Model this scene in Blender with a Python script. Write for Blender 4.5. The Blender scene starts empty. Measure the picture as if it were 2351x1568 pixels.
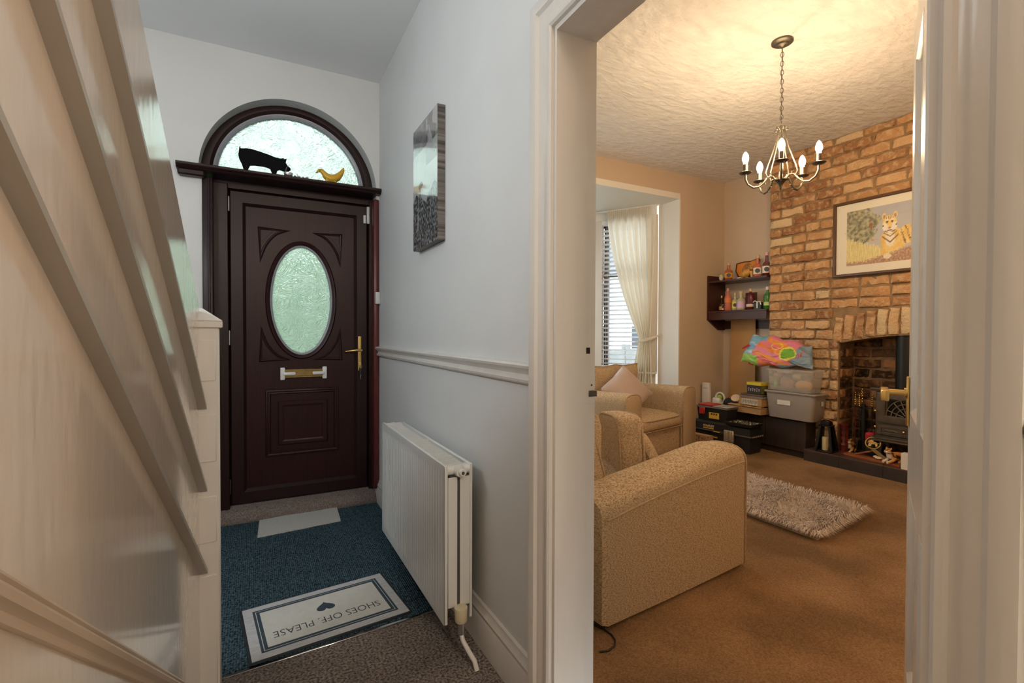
import bpy, bmesh, math, random
from mathutils import Vector, Matrix, Euler, noise
random.seed(7)
SC = bpy.context.scene
COL = SC.collection
R = math.radians

# ---------------------------------------------------------------- camera
cd = bpy.data.cameras.new('camera'); cam = bpy.data.objects.new('camera', cd); COL.objects.link(cam)
cd.sensor_width = 36.0; cd.lens = 1117.0 / 2351.0 * 36.0; cd.clip_start = 0.02; cd.clip_end = 200
def cam_axes(yaw, pitch, roll):
    f = Vector((math.sin(yaw)*math.cos(pitch), math.cos(yaw)*math.cos(pitch), math.sin(pitch)))
    r = Vector((math.cos(yaw), -math.sin(yaw), 0)); u = r.cross(f)
    c, s = math.cos(roll), math.sin(roll)
    return c*r + s*u, -s*r + c*u, f
_r, _u, _f = cam_axes(R(27.8), R(-0.92), R(0.18))
cam.matrix_world = Matrix(((_r.x, _u.x, -_f.x, 0), (_r.y, _u.y, -_f.y, 0), (_r.z, _u.z, -_f.z, 1.15), (0, 0, 0, 1)))
SC.camera = cam

# ---------------------------------------------------------------- world, lamps, exposure
SC.view_settings.view_transform = 'Standard'; SC.view_settings.look = 'None'
SC.view_settings.gamma = 1.0; SC.view_settings.use_curve_mapping = False
SC.view_settings.exposure = 0.88
W = bpy.data.worlds.new('sky'); SC.world = W; W.use_nodes = True
bg = W.node_tree.nodes['Background']
bg.inputs['Color'].default_value = (0.88, 0.955, 1.0, 1); bg.inputs['Strength'].default_value = 2.3
SC.cycles.sample_clamp_indirect = 6.0
SC.cycles.caustics_reflective = False; SC.cycles.caustics_refractive = False

def lamp(name, kind, loc, energy, color, size=0.05, size_y=None, rot=None):
    l = bpy.data.lights.new(name, kind); l.energy = energy; l.color = color
    if kind == 'POINT': l.shadow_soft_size = size
    if kind == 'AREA':
        l.shape = 'RECTANGLE'; l.size = size; l.size_y = size_y or size
    o = bpy.data.objects.new(name, l); COL.objects.link(o); o.location = loc
    if rot: o.rotation_euler = rot
    return o
lamp('hall_fill_light', 'POINT', (0.58, -1.30, 2.36), 31, (1.0, 0.80, 0.60), 0.11)  # added warm fill behind the camera, out of view
lamp('room_fill_light', 'POINT', (2.45, -.32, 1.72), 15, (1.0, .72, .46), 0.09)  # added warm fill at the unseen end of the living room
lamp('stair_fill_light', 'POINT', (-.85, 1.50, 2.0), 13.2, (0.90, 0.96, 1.0), 0.14)  # added cool fill, hidden behind the stair boarding

# ---------------------------------------------------------------- dimensions
XW, XR = 0.74, 0.885          # partition: hall face, room face
YF, H1 = 3.32, 2.82           # hall front wall, hall ceiling
XB, XA = 4.50, 4.74           # chimney breast face, alcove back
YW, H2, FL = 3.80, 2.87, 0.035  # room window wall, room ceiling, room floor
YD = 3.42                     # front door leaf face

# ---------------------------------------------------------------- materials
MATS = {}
def nt(name):
    m = bpy.data.materials.new(name); m.use_nodes = True
    t = m.node_tree; return m, t, t.nodes['Principled BSDF']
def mat(name, col, rough=0.5, metal=0.0, var=0.0, vscale=8, bump=0.0, bscale=60, stretch=None, coat=0.0, trans=0.0,
        emit=None, estr=0.0, sheen=0.0, detail=4, col2=None, spec=None, objrand=0.0, bdist=.01):
    """Principled surface with noise colour variation and noise bump in object space."""
    if name in MATS: return MATS[name]
    m, t, b = nt(name); N = t.nodes; L = t.links
    b.inputs['Roughness'].default_value = rough; b.inputs['Metallic'].default_value = metal
    b.inputs['Base Color'].default_value = (*col, 1)
    if spec is not None: b.inputs['Specular IOR Level'].default_value = spec
    if coat: b.inputs['Coat Weight'].default_value = coat; b.inputs['Coat Roughness'].default_value = 0.10
    if sheen: b.inputs['Sheen Weight'].default_value = sheen
    if trans: b.inputs['Transmission Weight'].default_value = trans
    if emit: b.inputs['Emission Color'].default_value = (*emit, 1); b.inputs['Emission Strength'].default_value = estr
    if var or bump or col2:
        tc = N.new('ShaderNodeTexCoord'); mp = N.new('ShaderNodeMapping'); L.new(tc.outputs['Object'], mp.inputs['Vector'])
        if stretch: mp.inputs['Scale'].default_value = stretch
    if var or col2:
        nz = N.new('ShaderNodeTexNoise'); nz.inputs['Scale'].default_value = vscale; nz.inputs['Detail'].default_value = detail
        L.new(mp.outputs['Vector'], nz.inputs['Vector'])
        mx = N.new('ShaderNodeMix'); mx.data_type = 'RGBA'
        mr = N.new('ShaderNodeMapRange'); mr.inputs['From Min'].default_value = 0.3; mr.inputs['From Max'].default_value = 0.7
        L.new(nz.outputs['Fac'], mr.inputs['Value']); L.new(mr.outputs['Result'], mx.inputs['Factor'])
        c2 = col2 or tuple(max(0, c*(1-var)) for c in col)
        mx.inputs['A'].default_value = (*col, 1); mx.inputs['B'].default_value = (*c2, 1)
        out = mx.outputs['Result']
        if objrand:
            oi = N.new('ShaderNodeObjectInfo'); hs = N.new('ShaderNodeHueSaturation')
            m2 = N.new('ShaderNodeMapRange'); m2.inputs['To Min'].default_value = 1-objrand; m2.inputs['To Max'].default_value = 1+objrand
            L.new(oi.outputs['Random'], m2.inputs['Value']); L.new(m2.outputs['Result'], hs.inputs['Value']); L.new(out, hs.inputs['Color'])
            out = hs.outputs['Color']
        L.new(out, b.inputs['Base Color'])
    if bump:
        n2 = N.new('ShaderNodeTexNoise'); n2.inputs['Scale'].default_value = bscale; n2.inputs['Detail'].default_value = 3
        L.new(mp.outputs['Vector'], n2.inputs['Vector'])
        bp = N.new('ShaderNodeBump'); bp.inputs['Strength'].default_value = bump; bp.inputs['Distance'].default_value = bdist
        L.new(n2.outputs['Fac'], bp.inputs['Height']); L.new(bp.outputs['Normal'], b.inputs['Normal'])
    MATS[name] = m; return m

M_hall = mat('hall_wall_paint', (.74, .75, .745), .55, var=.05, vscale=3, bump=.06, bscale=18)
M_ceil = mat('ceiling_paint', (.84, .86, .87), .7, var=.03, vscale=2)
M_trim = mat('white_gloss_paint', (.74, .71, .665), .24, var=.07, vscale=5, bump=.10, bscale=14, stretch=(3, 3, .5))
M_panel = mat('stair_gloss_paint', (.80, .68, .565), .13, var=.05, vscale=4, bump=.085, bscale=36, stretch=(1, 1.0, .3), spec=1.0, coat=.8)
M_rail = mat('rail_shaded_gloss', (.40, .365, .315), .28, var=.05, vscale=6, bump=.05, bscale=20)  # darker than the boarding: shade of the rail undersides put into the colour
M_room = mat('tan_wall_paint', (.62, .49, .36), .6, var=.06, vscale=2.5, bump=.05, bscale=25)
M_white = mat('reveal_white_paint', (.80, .78, .74), .6, var=.03, vscale=4)
M_rose = mat('rosewood_plastic', (.034, .0085, .0095), .36, spec=.28, col2=(.018, .005, .0055), vscale=9, stretch=(14, 14, .55), bump=.06, bscale=90, detail=6)
M_rosef = mat('rosewood_frame', (.026, .0075, .0085), .36, spec=.3, col2=(.014, .006, .006), vscale=9, stretch=(14, 14, .6), bump=.05, bscale=90)
M_brass = mat('polished_brass', (.78, .55, .20), .22, 1.0, var=.15, vscale=20)
M_brassd = mat('dull_brass', (.34, .24, .09), .5, 1.0, var=.3, vscale=30)
M_steel = mat('pewter_metal', (.17, .15, .12), .48, 1.0, var=.2, vscale=30)
M_chrome = mat('chrome', (.8, .8, .82), .12, 1.0, var=.05, vscale=9)
M_plw = mat('white_plastic', (.78, .80, .80), .35, var=.03, vscale=10)
M_radw = mat('radiator_enamel', (.74, .745, .72), .30, var=.03, vscale=6)
M_black = mat('black_iron', (.018, .018, .018), .5, 0.3, var=.3, vscale=30, bump=.08, bscale=80)
M_blkp = mat('black_plastic', (.018, .019, .02), .42, var=.25, vscale=18)
M_fabric = None

def carpet(name, c1, c2, scale, bump, rib=None, ribdir='X', blotch=None, bs=3):
    m, t, b = nt(name); N = t.nodes; L = t.links; b.inputs['Roughness'].default_value = 1; b.inputs['Specular IOR Level'].default_value = .1
    tc = N.new('ShaderNodeTexCoord'); nz = N.new('ShaderNodeTexNoise'); nz.inputs['Scale'].default_value = scale; nz.inputs['Detail'].default_value = 3
    L.new(tc.outputs['Object'], nz.inputs['Vector'])
    cr = N.new('ShaderNodeValToRGB'); cr.color_ramp.elements[0].position = .34; cr.color_ramp.elements[1].position = .66
    cr.color_ramp.elements[0].color = (*c1, 1); cr.color_ramp.elements[1].color = (*c2, 1)
    L.new(nz.outputs['Fac'], cr.inputs['Fac']); out = cr.outputs['Color']; hgt = nz.outputs['Fac']
    if blotch:
        n2 = N.new('ShaderNodeTexNoise'); n2.inputs['Scale'].default_value = bs; n2.inputs['Detail'].default_value = 4
        L.new(tc.outputs['Object'], n2.inputs['Vector'])
        mr = N.new('ShaderNodeMapRange'); mr.inputs['From Min'].default_value = .35; mr.inputs['From Max'].default_value = .65
        mr.inputs['To Min'].default_value = 1-blotch; mr.inputs['To Max'].default_value = 1+blotch*.5; L.new(n2.outputs['Fac'], mr.inputs['Value'])
        vm = N.new('ShaderNodeVectorMath'); vm.operation = 'SCALE'; L.new(out, vm.inputs[0]); L.new(mr.outputs['Result'], vm.inputs['Scale']); out = vm.outputs['Vector']
    if rib:
        wv = N.new('ShaderNodeTexWave'); wv.bands_direction = ribdir; wv.inputs['Scale'].default_value = rib; wv.inputs['Distortion'].default_value = .6; wv.inputs['Detail Scale'].default_value = 8
        L.new(tc.outputs['Object'], wv.inputs['Vector'])
        ma = N.new('ShaderNodeMath'); ma.operation = 'MULTIPLY_ADD'; ma.inputs[1].default_value = .55; L.new(wv.outputs['Fac'], ma.inputs[0]); L.new(nz.outputs['Fac'], ma.inputs[2]); hgt = ma.outputs['Value']
        mm = N.new('ShaderNodeMix'); mm.data_type = 'RGBA'; mm.blend_type = 'MULTIPLY'; mm.inputs['Factor'].default_value = .6
        m3 = N.new('ShaderNodeMapRange'); m3.inputs['To Min'].default_value = .55; m3.inputs['To Max'].default_value = 1.25; L.new(wv.outputs['Fac'], m3.inputs['Value'])
        L.new(out, mm.inputs['A']); L.new(m3.outputs['Result'], mm.inputs['B']); out = mm.outputs['Result']
    L.new(out, b.inputs['Base Color'])
    bp = N.new('ShaderNodeBump'); bp.inputs['Strength'].default_value = bump; bp.inputs['Distance'].default_value = .012
    L.new(hgt, bp.inputs['Height']); L.new(bp.outputs['Normal'], b.inputs['Normal'])
    return m
M_carpet = carpet('taupe_carpet', (.085, .065, .055), (.36, .305, .265), 115, .9, blotch=.25)
M_blue = carpet('blue_ribbed_carpet', (.008, .022, .034), (.12, .20, .25), 125, .8, rib=36, ribdir='X')
M_room_carpet = carpet('brown_room_carpet', (.24, .135, .066), (.37, .222, .115), 160, .5, blotch=.32, bs=2.2)
M_offcut = carpet('cream_carpet', (.46, .46, .43), (.66, .66, .63), 200, .5)

def weave(name, c1, c2, c3, sc=250):
    m, t, b = nt(name); N = t.nodes; L = t.links; b.inputs['Roughness'].default_value = .95; b.inputs['Specular IOR Level'].default_value = .15
    tc = N.new('ShaderNodeTexCoord'); mp = N.new('ShaderNodeMapping'); mp.inputs['Scale'].default_value = (.5, .5, 1.5); L.new(tc.outputs['Object'], mp.inputs['Vector'])
    nz = N.new('ShaderNodeTexNoise'); nz.inputs['Scale'].default_value = sc; nz.inputs['Detail'].default_value = 2; L.new(mp.outputs['Vector'], nz.inputs['Vector'])
    cr = N.new('ShaderNodeValToRGB'); e = cr.color_ramp.elements; e[0].position = .32; e[0].color = (*c1, 1); e[1].position = .68; e[1].color = (*c3, 1)
    k = e.new(.5); k.color = (*c2, 1); L.new(nz.outputs['Fac'], cr.inputs['Fac']); L.new(cr.outputs['Color'], b.inputs['Base Color'])
    bp = N.new('ShaderNodeBump'); bp.inputs['Strength'].default_value = .35; bp.inputs['Distance'].default_value = .006
    L.new(nz.outputs['Fac'], bp.inputs['Height']); L.new(bp.outputs['Normal'], b.inputs['Normal'])
    return m
M_fabric = weave('oatmeal_weave', (.25, .165, .09), (.50, .37, .235), (.66, .52, .36))
M_piping = mat('piping_cord', (.50, .37, .23), .9, var=.3, vscale=80)
M_mauve = mat('mauve_satin', (.50, .38, .33), .55, var=.08, vscale=14, sheen=.4)

def printed(name, rough=.6, coat=0.0):
    """Flat print or glaze read from a colour attribute named print."""
    m, t, b = nt(name); a = t.nodes.new('ShaderNodeAttribute'); a.attribute_name = 'print'
    t.links.new(a.outputs['Color'], b.inputs['Base Color']); b.inputs['Roughness'].default_value = rough
    if coat: b.inputs['Coat Weight'].default_value = coat; b.inputs['Coat Roughness'].default_value = .05
    nz = t.nodes.new('ShaderNodeTexNoise'); nz.inputs['Scale'].default_value = 90; bp = t.nodes.new('ShaderNodeBump'); bp.inputs['Strength'].default_value = .04
    t.links.new(nz.outputs['Fac'], bp.inputs['Height']); t.links.new(bp.outputs['Normal'], b.inputs['Normal'])
    return m
M_print = printed('printed_paper', .7); M_glaze = printed('painted_glaze', .3); M_canvas = printed('varnished_print', .10, 1.0)
M_nylon = printed('printed_nylon', .45)

def glass_obscure(name, tint, scale):
    m, t, b = nt(name); N = t.nodes; L = t.links; out = N['Material Output']; N.remove(b)
    tc = N.new('ShaderNodeTexCoord')
    vz = N.new('ShaderNodeTexNoise'); vz.inputs['Scale'].default_value = scale*.45; vz.inputs['Detail'].default_value = 2; vz.inputs['Distortion'].default_value = 2.5
    L.new(tc.outputs['Object'], vz.inputs['Vector'])
    sn = N.new('ShaderNodeMath'); sn.operation = 'MULTIPLY'; sn.inputs[1].default_value = 34; L.new(vz.outputs['Fac'], sn.inputs[0])
    s2 = N.new('ShaderNodeMath'); s2.operation = 'SINE'; L.new(sn.outputs['Value'], s2.inputs[0])
    s3 = N.new('ShaderNodeMath'); s3.operation = 'ABSOLUTE'; L.new(s2.outputs['Value'], s3.inputs[0])
    s4 = N.new('ShaderNodeMath'); s4.operation = 'POWER'; s4.inputs[1].default_value = .35; L.new(s3.outputs['Value'], s4.inputs[0])
    bp = N.new('ShaderNodeBump'); bp.inputs['Strength'].default_value = 1.0; bp.inputs['Distance'].default_value = .022; L.new(s4.outputs['Value'], bp.inputs['Height'])
    tr = N.new('ShaderNodeBsdfTranslucent'); tr.inputs['Color'].default_value = (*tint, 1); L.new(bp.outputs['Normal'], tr.inputs['Normal'])
    rf = N.new('ShaderNodeBsdfRefraction'); rf.inputs['Color'].default_value = (*tint, 1); rf.inputs['Roughness'].default_value = .28; rf.inputs['IOR'].default_value = 1.18; L.new(bp.outputs['Normal'], rf.inputs['Normal'])
    gl = N.new('ShaderNodeBsdfGlossy'); gl.inputs['Roughness'].default_value = .12; L.new(bp.outputs['Normal'], gl.inputs['Normal'])
    m1 = N.new('ShaderNodeMixShader'); m1.inputs['Fac'].default_value = .55; L.new(tr.outputs[0], m1.inputs[1]); L.new(rf.outputs[0], m1.inputs[2])
    fr = N.new('ShaderNodeFresnel'); m2 = N.new('ShaderNodeMixShader'); L.new(fr.outputs[0], m2.inputs['Fac']); L.new(m1.outputs[0], m2.inputs[1]); L.new(gl.outputs[0], m2.inputs[2])
    L.new(m2.outputs[0], out.inputs['Surface']); return m
M_obscure = glass_obscure('obscure_glass', (.82, .89, .84), 16)
def clear(name, tint, gloss=.1, rough=.03):
    m, t, b = nt(name); N = t.nodes; L = t.links; out = N['Material Output']; N.remove(b)
    tp = N.new('ShaderNodeBsdfTransparent'); tp.inputs['Color'].default_value = (*tint, 1)
    gl = N.new('ShaderNodeBsdfGlossy'); gl.inputs['Roughness'].default_value = rough
    lw = N.new('ShaderNodeLayerWeight'); lw.inputs['Blend'].default_value = gloss
    mx = N.new('ShaderNodeMixShader'); L.new(lw.outputs['Fresnel'], mx.inputs['Fac']); L.new(tp.outputs[0], mx.inputs[1]); L.new(gl.outputs[0], mx.inputs[2])
    L.new(mx.outputs[0], out.inputs['Surface']); return m
M_clear = clear('clear_glass', (.97, .98, .98))
def sheer(name, col, fac):
    m, t, b = nt(name); N = t.nodes; L = t.links; out = N['Material Output']; N.remove(b)
    tr = N.new('ShaderNodeBsdfTranslucent'); tr.inputs['Color'].default_value = (*col, 1)
    df = N.new('ShaderNodeBsdfDiffuse'); df.inputs['Color'].default_value = (*col, 1)
    mx = N.new('ShaderNodeMixShader'); mx.inputs['Fac'].default_value = fac; L.new(df.outputs[0], mx.inputs[1]); L.new(tr.outputs[0], mx.inputs[2]); L.new(mx.outputs[0], out.inputs['Surface']); return m
M_curtain = sheer('cream_curtain_cloth', (.93, .89, .80), .6)
M_candle = sheer('candle_wax', (.85, .72, .42), .35)
def milky(name, col, fac):
    m, t, b = nt(name); N = t.nodes; L = t.links; out = N['Material Output']; b.inputs['Base Color'].default_value = (*col, 1); b.inputs['Roughness'].default_value = .25
    tp = N.new('ShaderNodeBsdfTransparent'); mx = N.new('ShaderNodeMixShader'); mx.inputs['Fac'].default_value = fac
    L.new(tp.outputs[0], mx.inputs[1]); L.new(b.outputs[0], mx.inputs[2]); L.new(mx.outputs[0], out.inputs['Surface']); return m
M_bottle = None
M_milky = milky('milky_plastic', (.78, .74, .68), .24)

# ---------------------------------------------------------------- mesh kit
FRAME = {}
def fr(o):
    return FRAME.get(o.name, Matrix.Identity(4))
def tag(o, label=None, cat=None, group=None, kind=None):
    if label: o['label'] = label
    if cat: o['category'] = cat
    if group: o['group'] = group
    if kind: o['kind'] = kind
    return o
def thing(name, label, cat, loc=(0, 0, 0), rz=0, group=None, kind=None):
    o = bpy.data.objects.new(name, None); COL.objects.link(o); o.empty_display_size = .05
    o.location = loc; o.rotation_euler = (0, 0, rz)
    FRAME[o.name] = Matrix.Translation(loc) @ Matrix.Rotation(rz, 4, 'Z')
    return tag(o, label, cat, group, kind)

class MB:
    def __init__(s): s.bm = bmesh.new()
    def box(s, x0, x1, y0, y1, z0, z1, bev=0, M=None, seg=1):
        r = bmesh.ops.create_cube(s.bm, size=1, matrix=Matrix.Translation(((x0+x1)/2, (y0+y1)/2, (z0+z1)/2)) @ Matrix.Diagonal((abs(x1-x0), abs(y1-y0), abs(z1-z0), 1)))
        vs = r['verts']
        if bev:
            es = list({e for v in vs for e in v.link_edges})
            rb = bmesh.ops.bevel(s.bm, geom=es, offset=bev, segments=seg, affect='EDGES', profile=.5)
            vs = list({v for f in rb['faces'] for v in f.verts} | {v for v in vs if v.is_valid})
        if M: bmesh.ops.transform(s.bm, matrix=M, verts=vs)
        return s
    def loft(s, rings, cap=True, closed=False):
        V = [[s.bm.verts.new(p) for p in ring] for ring in rings]; n = len(V[0])
        seq = list(zip(V, V[1:])) + ([(V[-1], V[0])] if closed else [])
        for a, b in seq:
            for i in range(n):
                j = (i+1) % n
                try: s.bm.faces.new((a[i], a[j], b[j], b[i]))
                except ValueError: pass
        if cap and not closed:
            for q in (V[0], V[-1]):
                try: s.bm.faces.new(q)
                except ValueError: pass
        return s
    def lathe(s, prof, c=(0, 0, 0), n=20, M=None, cap=True):
        M = M or Matrix.Identity(4)
        rings = [[(M @ Vector((r*math.cos(2*math.pi*k/n), r*math.sin(2*math.pi*k/n), z))) + Vector(c) for k in range(n)] for r, z in prof]
        return s.loft(rings, cap)
    def cyl(s, p0, p1, r0, r1=None, n=14):
        p0, p1 = Vector(p0), Vector(p1); d = p1-p0
        return s.lathe([(r0, 0), (r0 if r1 is None else r1, d.length)], p0, n, d.to_track_quat('Z', 'Y').to_matrix().to_4x4())
    def tube(s, pts, r, n=8, closed=False):
        pts = [Vector(p) for p in pts]; m = len(pts); rings = []; up = None
        for i, p in enumerate(pts):
            if closed: t = pts[(i+1) % m]-pts[i-1]
            else: t = pts[min(i+1, m-1)]-pts[max(i-1, 0)]
            t.normalize()
            if up is None: up = t.orthogonal().normalized()
            up = (up-t*up.dot(t)).normalized(); w = t.cross(up)
            rr = r[i] if isinstance(r, (list, tuple)) else r
            rings.append([p+(up*math.cos(2*math.pi*k/n)+w*math.sin(2*math.pi*k/n))*rr for k in range(n)])
        return s.loft(rings, not closed, closed)
    def prism(s, poly, o, U, V, N):
        o, U, V, N = Vector(o), Vector(U), Vector(V), Vector(N)
        a = [o+U*p[0]+V*p[1] for p in poly]
        return s.loft([a, [p+N for p in a]])
    def ell(s, c, rad, n=14, m=9, M=None):
        prof = [(max(1e-4, math.sin(math.pi*k/m)), -math.cos(math.pi*k/m)) for k in range(m+1)]
        T = (M or Matrix.Identity(4)) @ Matrix.Diagonal((*rad, 1))
        return s.lathe(prof, c, n, T)
    def mould(s, path, prof, N, closed=False):
        """Sweep prof (a: to the left of travel, b: along N) round a planar path with mitred corners."""
        N = Vector(N).normalized(); P = [Vector(p) for p in path]; m = len(P); rings = []
        for i, p in enumerate(P):
            t0 = (P[i]-P[i-1]).normalized() if (i > 0 or closed) else None
            t1 = (P[(i+1) % m]-P[i]).normalized() if (i < m-1 or closed) else None
            t0 = t0 or t1; t1 = t1 or t0
            s0, s1 = N.cross(t0), N.cross(t1); b = (s0+s1).normalized(); k = 1/max(.3, b.dot(s0))
            rings.append([p+b*k*a+N*h for a, h in prof])
        return s.loft(rings, not closed, closed)
    def grid(s, nu, nv, f):
        V = [[s.bm.verts.new(f(i/nu, j/nv)) for j in range(nv+1)] for i in range(nu+1)]
        for i in range(nu):
            for j in range(nv): s.bm.faces.new((V[i][j], V[i+1][j], V[i+1][j+1], V[i][j+1]))
        return s
    def sbox(s, c, half, r, crown=0, n=8, M=None, sag=0):
        """Soft upholstered block with rounded edges and a crowned top."""
        before = set(s.bm.verts)
        r0 = bmesh.ops.create_cube(s.bm, size=2); es = list({e for v in r0['verts'] for e in v.link_edges})
        bmesh.ops.subdivide_edges(s.bm, edges=es, cuts=n, use_grid_fill=True)
        allv = [v for v in s.bm.verts if v not in before]
        H = Vector(half)
        for v in allv:
            u = v.co.copy(); u = Vector([math.copysign(abs(x)**.8, x) for x in u]); p = Vector((u.x*H.x, u.y*H.y, u.z*H.z))
            core = Vector([max(-H[i]+r, min(H[i]-r, p[i])) for i in range(3)]); d = p-core
            if d.length > 1e-9: p = core+d.normalized()*r
            k = (1-u.x*u.x)*(1-u.y*u.y)
            if u.z > 0: p.z += crown*k*u.z
            else: p.z += sag*k*u.z
            p.x += crown*.35*(1-u.y*u.y)*(1-u.z*u.z)*u.x; p.y += crown*.35*(1-u.x*u.x)*(1-u.z*u.z)*u.y
            v.co = p+Vector(c)
        if M: bmesh.ops.transform(s.bm, matrix=M, verts=list(allv))
        return s
    def xf(s, M):
        bmesh.ops.transform(s.bm, matrix=M, verts=s.bm.verts[:]); return s
    def warp(s, fn):
        for v in s.bm.verts: v.co = fn(v.co)
        return s
    def mesh(s, name, m, sharp=38, flat=False, M=None):
        bm = s.bm
        if M: bmesh.ops.transform(bm, matrix=M, verts=bm.verts[:])
        bmesh.ops.recalc_face_normals(bm, faces=bm.faces[:])
        if not flat:
            for f in bm.faces: f.smooth = True
            for e in bm.edges:
                if len(e.link_faces) == 2 and e.calc_face_angle(0) > R(sharp): e.smooth = False
        me = bpy.data.meshes.new(name); bm.to_mesh(me); bm.free()
        for x in (m if isinstance(m, (list, tuple)) else [m]): me.materials.append(x)
        return me
    def build(s, name, m, parent=None, world=True, **k):
        """Link as ONE object. world=True: coordinates are scene coordinates, else the parent's."""
        M = fr(parent).inverted() if (parent is not None and world) else None
        me = s.mesh(name, m, M=M, **k); o = bpy.data.objects.new(name, me); COL.objects.link(o)
        if parent is not None: o.parent = parent; FRAME[o.name] = fr(parent)
        return o
def link(me, name, parent, loc=(0, 0, 0), rot=(0, 0, 0), scale=(1, 1, 1)):
    o = bpy.data.objects.new(name, me); COL.objects.link(o); o.parent = parent; o.location = loc; o.rotation_euler = rot; o.scale = scale
    if parent is not None: FRAME[o.name] = fr(parent)
    return o
def struct(name, mb, m, **k):
    return tag(mb.build(name, m, **k), kind='structure')
def recenter(o):
    """Put a one-mesh thing's origin at the middle of its base."""
    me = o.data; xs = [v.co.x for v in me.vertices]; ys = [v.co.y for v in me.vertices]; zs = [v.co.z for v in me.vertices]
    c = Vector(((min(xs)+max(xs))/2, (min(ys)+max(ys))/2, min(zs))); me.transform(Matrix.Translation(-c)); o.location = c
    FRAME[o.name] = Matrix.Translation(c); return o
def single(name, mb, m, label, cat, group=None, **k):
    return tag(recenter(mb.build(name, m, **k)), label, cat, group)
def paint(o, fn):
    """Fill the print attribute per vertex from fn(co)."""
    me = o.data; a = me.color_attributes.new('print', 'FLOAT_COLOR', 'POINT')
    for i, v in enumerate(me.vertices): a.data[i].color = (*fn(v.co), 1)
def text_mb(txt, size, depth=.0006, M=None, bold=0.0, spacing=1.0):
    c = bpy.data.curves.new('lettering', 'FONT'); c.body = txt; c.size = size; c.extrude = depth; c.offset = bold
    c.align_x = 'CENTER'; c.align_y = 'CENTER'; c.space_character = spacing; c.resolution_u = 3
    o = bpy.data.objects.new('lettering', c); COL.objects.link(o); dg = bpy.context.evaluated_depsgraph_get(); me = bpy.data.meshes.new_from_object(o.evaluated_get(dg))
    bpy.data.objects.remove(o); bpy.data.curves.remove(c)
    b = MB(); b.bm.from_mesh(me); bpy.data.meshes.remove(me)
    if M: b.xf(M)
    return b
def fbm(x, y, z=0.0, s=1.0): return noise.fractal(Vector((x*s, y*s, z*s)), 1.0, 2.0, 4)
def mixc(a, b, t): t = max(0, min(1, t)); return tuple(p*(1-t)+q*t for p, q in zip(a, b))
def axes(o, X, Y, Z): 
    return Matrix(((X[0], Y[0], Z[0], o[0]), (X[1], Y[1], Z[1], o[1]), (X[2], Y[2], Z[2], o[2]), (0, 0, 0, 1)))
# ================================================================ SETTING: hall
b = MB(); b.box(-1.05, XW, -2.3, YF+.02, -.12, 0); struct('floor', b, M_carpet)
b = MB(); b.box(-1.05, XW, -2.3, YF+.02, H1, H1+.1); struct('ceiling', b, M_ceil)
b = MB()
b.box(XW, XR, 1.170, YF+.3, -.12, H1+.1); b.box(XW, XR, -2.3, .27, -.12, H1+.1); b.box(XW, XR, .27, 1.17, 2.02, H1+.1)
struct('wall_right', b, M_hall, flat=True)
b = MB(); b.box(-1.15, -1.05, -2.3, YF, -.12, H1+.1); struct('wall_left', b, M_hall)
b = MB(); b.box(-1.05, XW, -2.4, -2.3, -.12, H1+.1); struct('wall_back', b, M_hall, flat=True)
# front wall with the arched opening
ARX, ARZ, ARR = .217, 2.085, .503
poly = [(-1.05, 0), (-.262, 0), (-.262, ARZ), (ARX-ARR, ARZ)]
poly += [(ARX-ARR*math.cos(math.pi*k/48), ARZ+ARR*math.sin(math.pi*k/48)) for k in range(1, 48)]
poly += [(ARX+ARR, ARZ), (ARX+ARR, 0), (XW, 0), (XW, H1), (-1.05, H1)]
b = MB(); b.prism(poly, (0, YF, 0), (1, 0, 0), (0, 0, 1), (0, .24, 0)); struct('wall_front', b, M_hall, sharp=30)
# dado rail, skirting and door casing on the partition
dado = [(0, 0), (0, .012), (.006, .020), (.014, .022), (.022, .014), (.030, .012), (.040, .020), (.050, .030), (.058, .032), (.064, .024), (.066, 0)]
def rail_mould(name, y0, y1, z, prof):
    b = MB(); b.prism([(h, z+a) for a, h in prof], (XW, y0, 0), (-1, 0, 0), (0, 0, 1), (0, y1-y0, 0)); return struct(name, b, M_trim, sharp=25)
rail_mould('trim_1', 1.242, YF, .996, dado); rail_mould('trim_2', -2.3, .198, .996, dado)
skirt = [(0, 0), (0, .020), (.105, .020), (.115, .016), (.128, .018), (.142, .010), (.155, .008), (.160, 0)]
rail_mould('baseboard_right', 1.242, YF, 0, skirt); rail_mould('baseboard_near', -2.3, .198, 0, skirt)
cas = [(0, 0), (0, .010), (.006, .015), (.014, .015), (.018, .010), (.026, .012), (.034, .017), (.050, .020), (.058, .028), (.070, .031), (.084, .031), (.084, 0)]
casing = tag(thing('trim_3', None, None, (XW, .72, 0)), kind='structure')
b = MB(); b.mould([(XW, 1.156, 0), (XW, 1.156, 2.004), (XW, .284, 2.004), (XW, .284, 0)], cas, (-1, 0, 0)); b.build('architrave', M_trim, casing, sharp=25)
b = MB(); b.box(XW, .845, 1.143, 1.17, 0, 2.02); b.box(.845, XR, 1.154, 1.17, 0, 2.02)
b.box(XW, .845, .27, .297, 0, 2.02); b.box(.845, XR, .27, .286, 0, 2.02); b.box(XW, .845, .297, 1.143, 1.990, 2.02); b.box(.845, XR, .286, 1.154, 2.001, 2.02)
b.build('lining', M_trim, casing, flat=True)
b = MB(); b.box(.853, .867, 1.1535, 1.1545, 1.092, 1.110); b.box(.853, .862, 1.1535, 1.1545, .958, .985); b.build('mortice_hole', mat('dark_hole', (.03, .018, .01), .9, var=.2), casing)
b = MB(); b.box(.850, .884, 1.1525, 1.1545, .945, 1.012, .0006); b.build('strike_plate', M_trim, casing)
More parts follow.
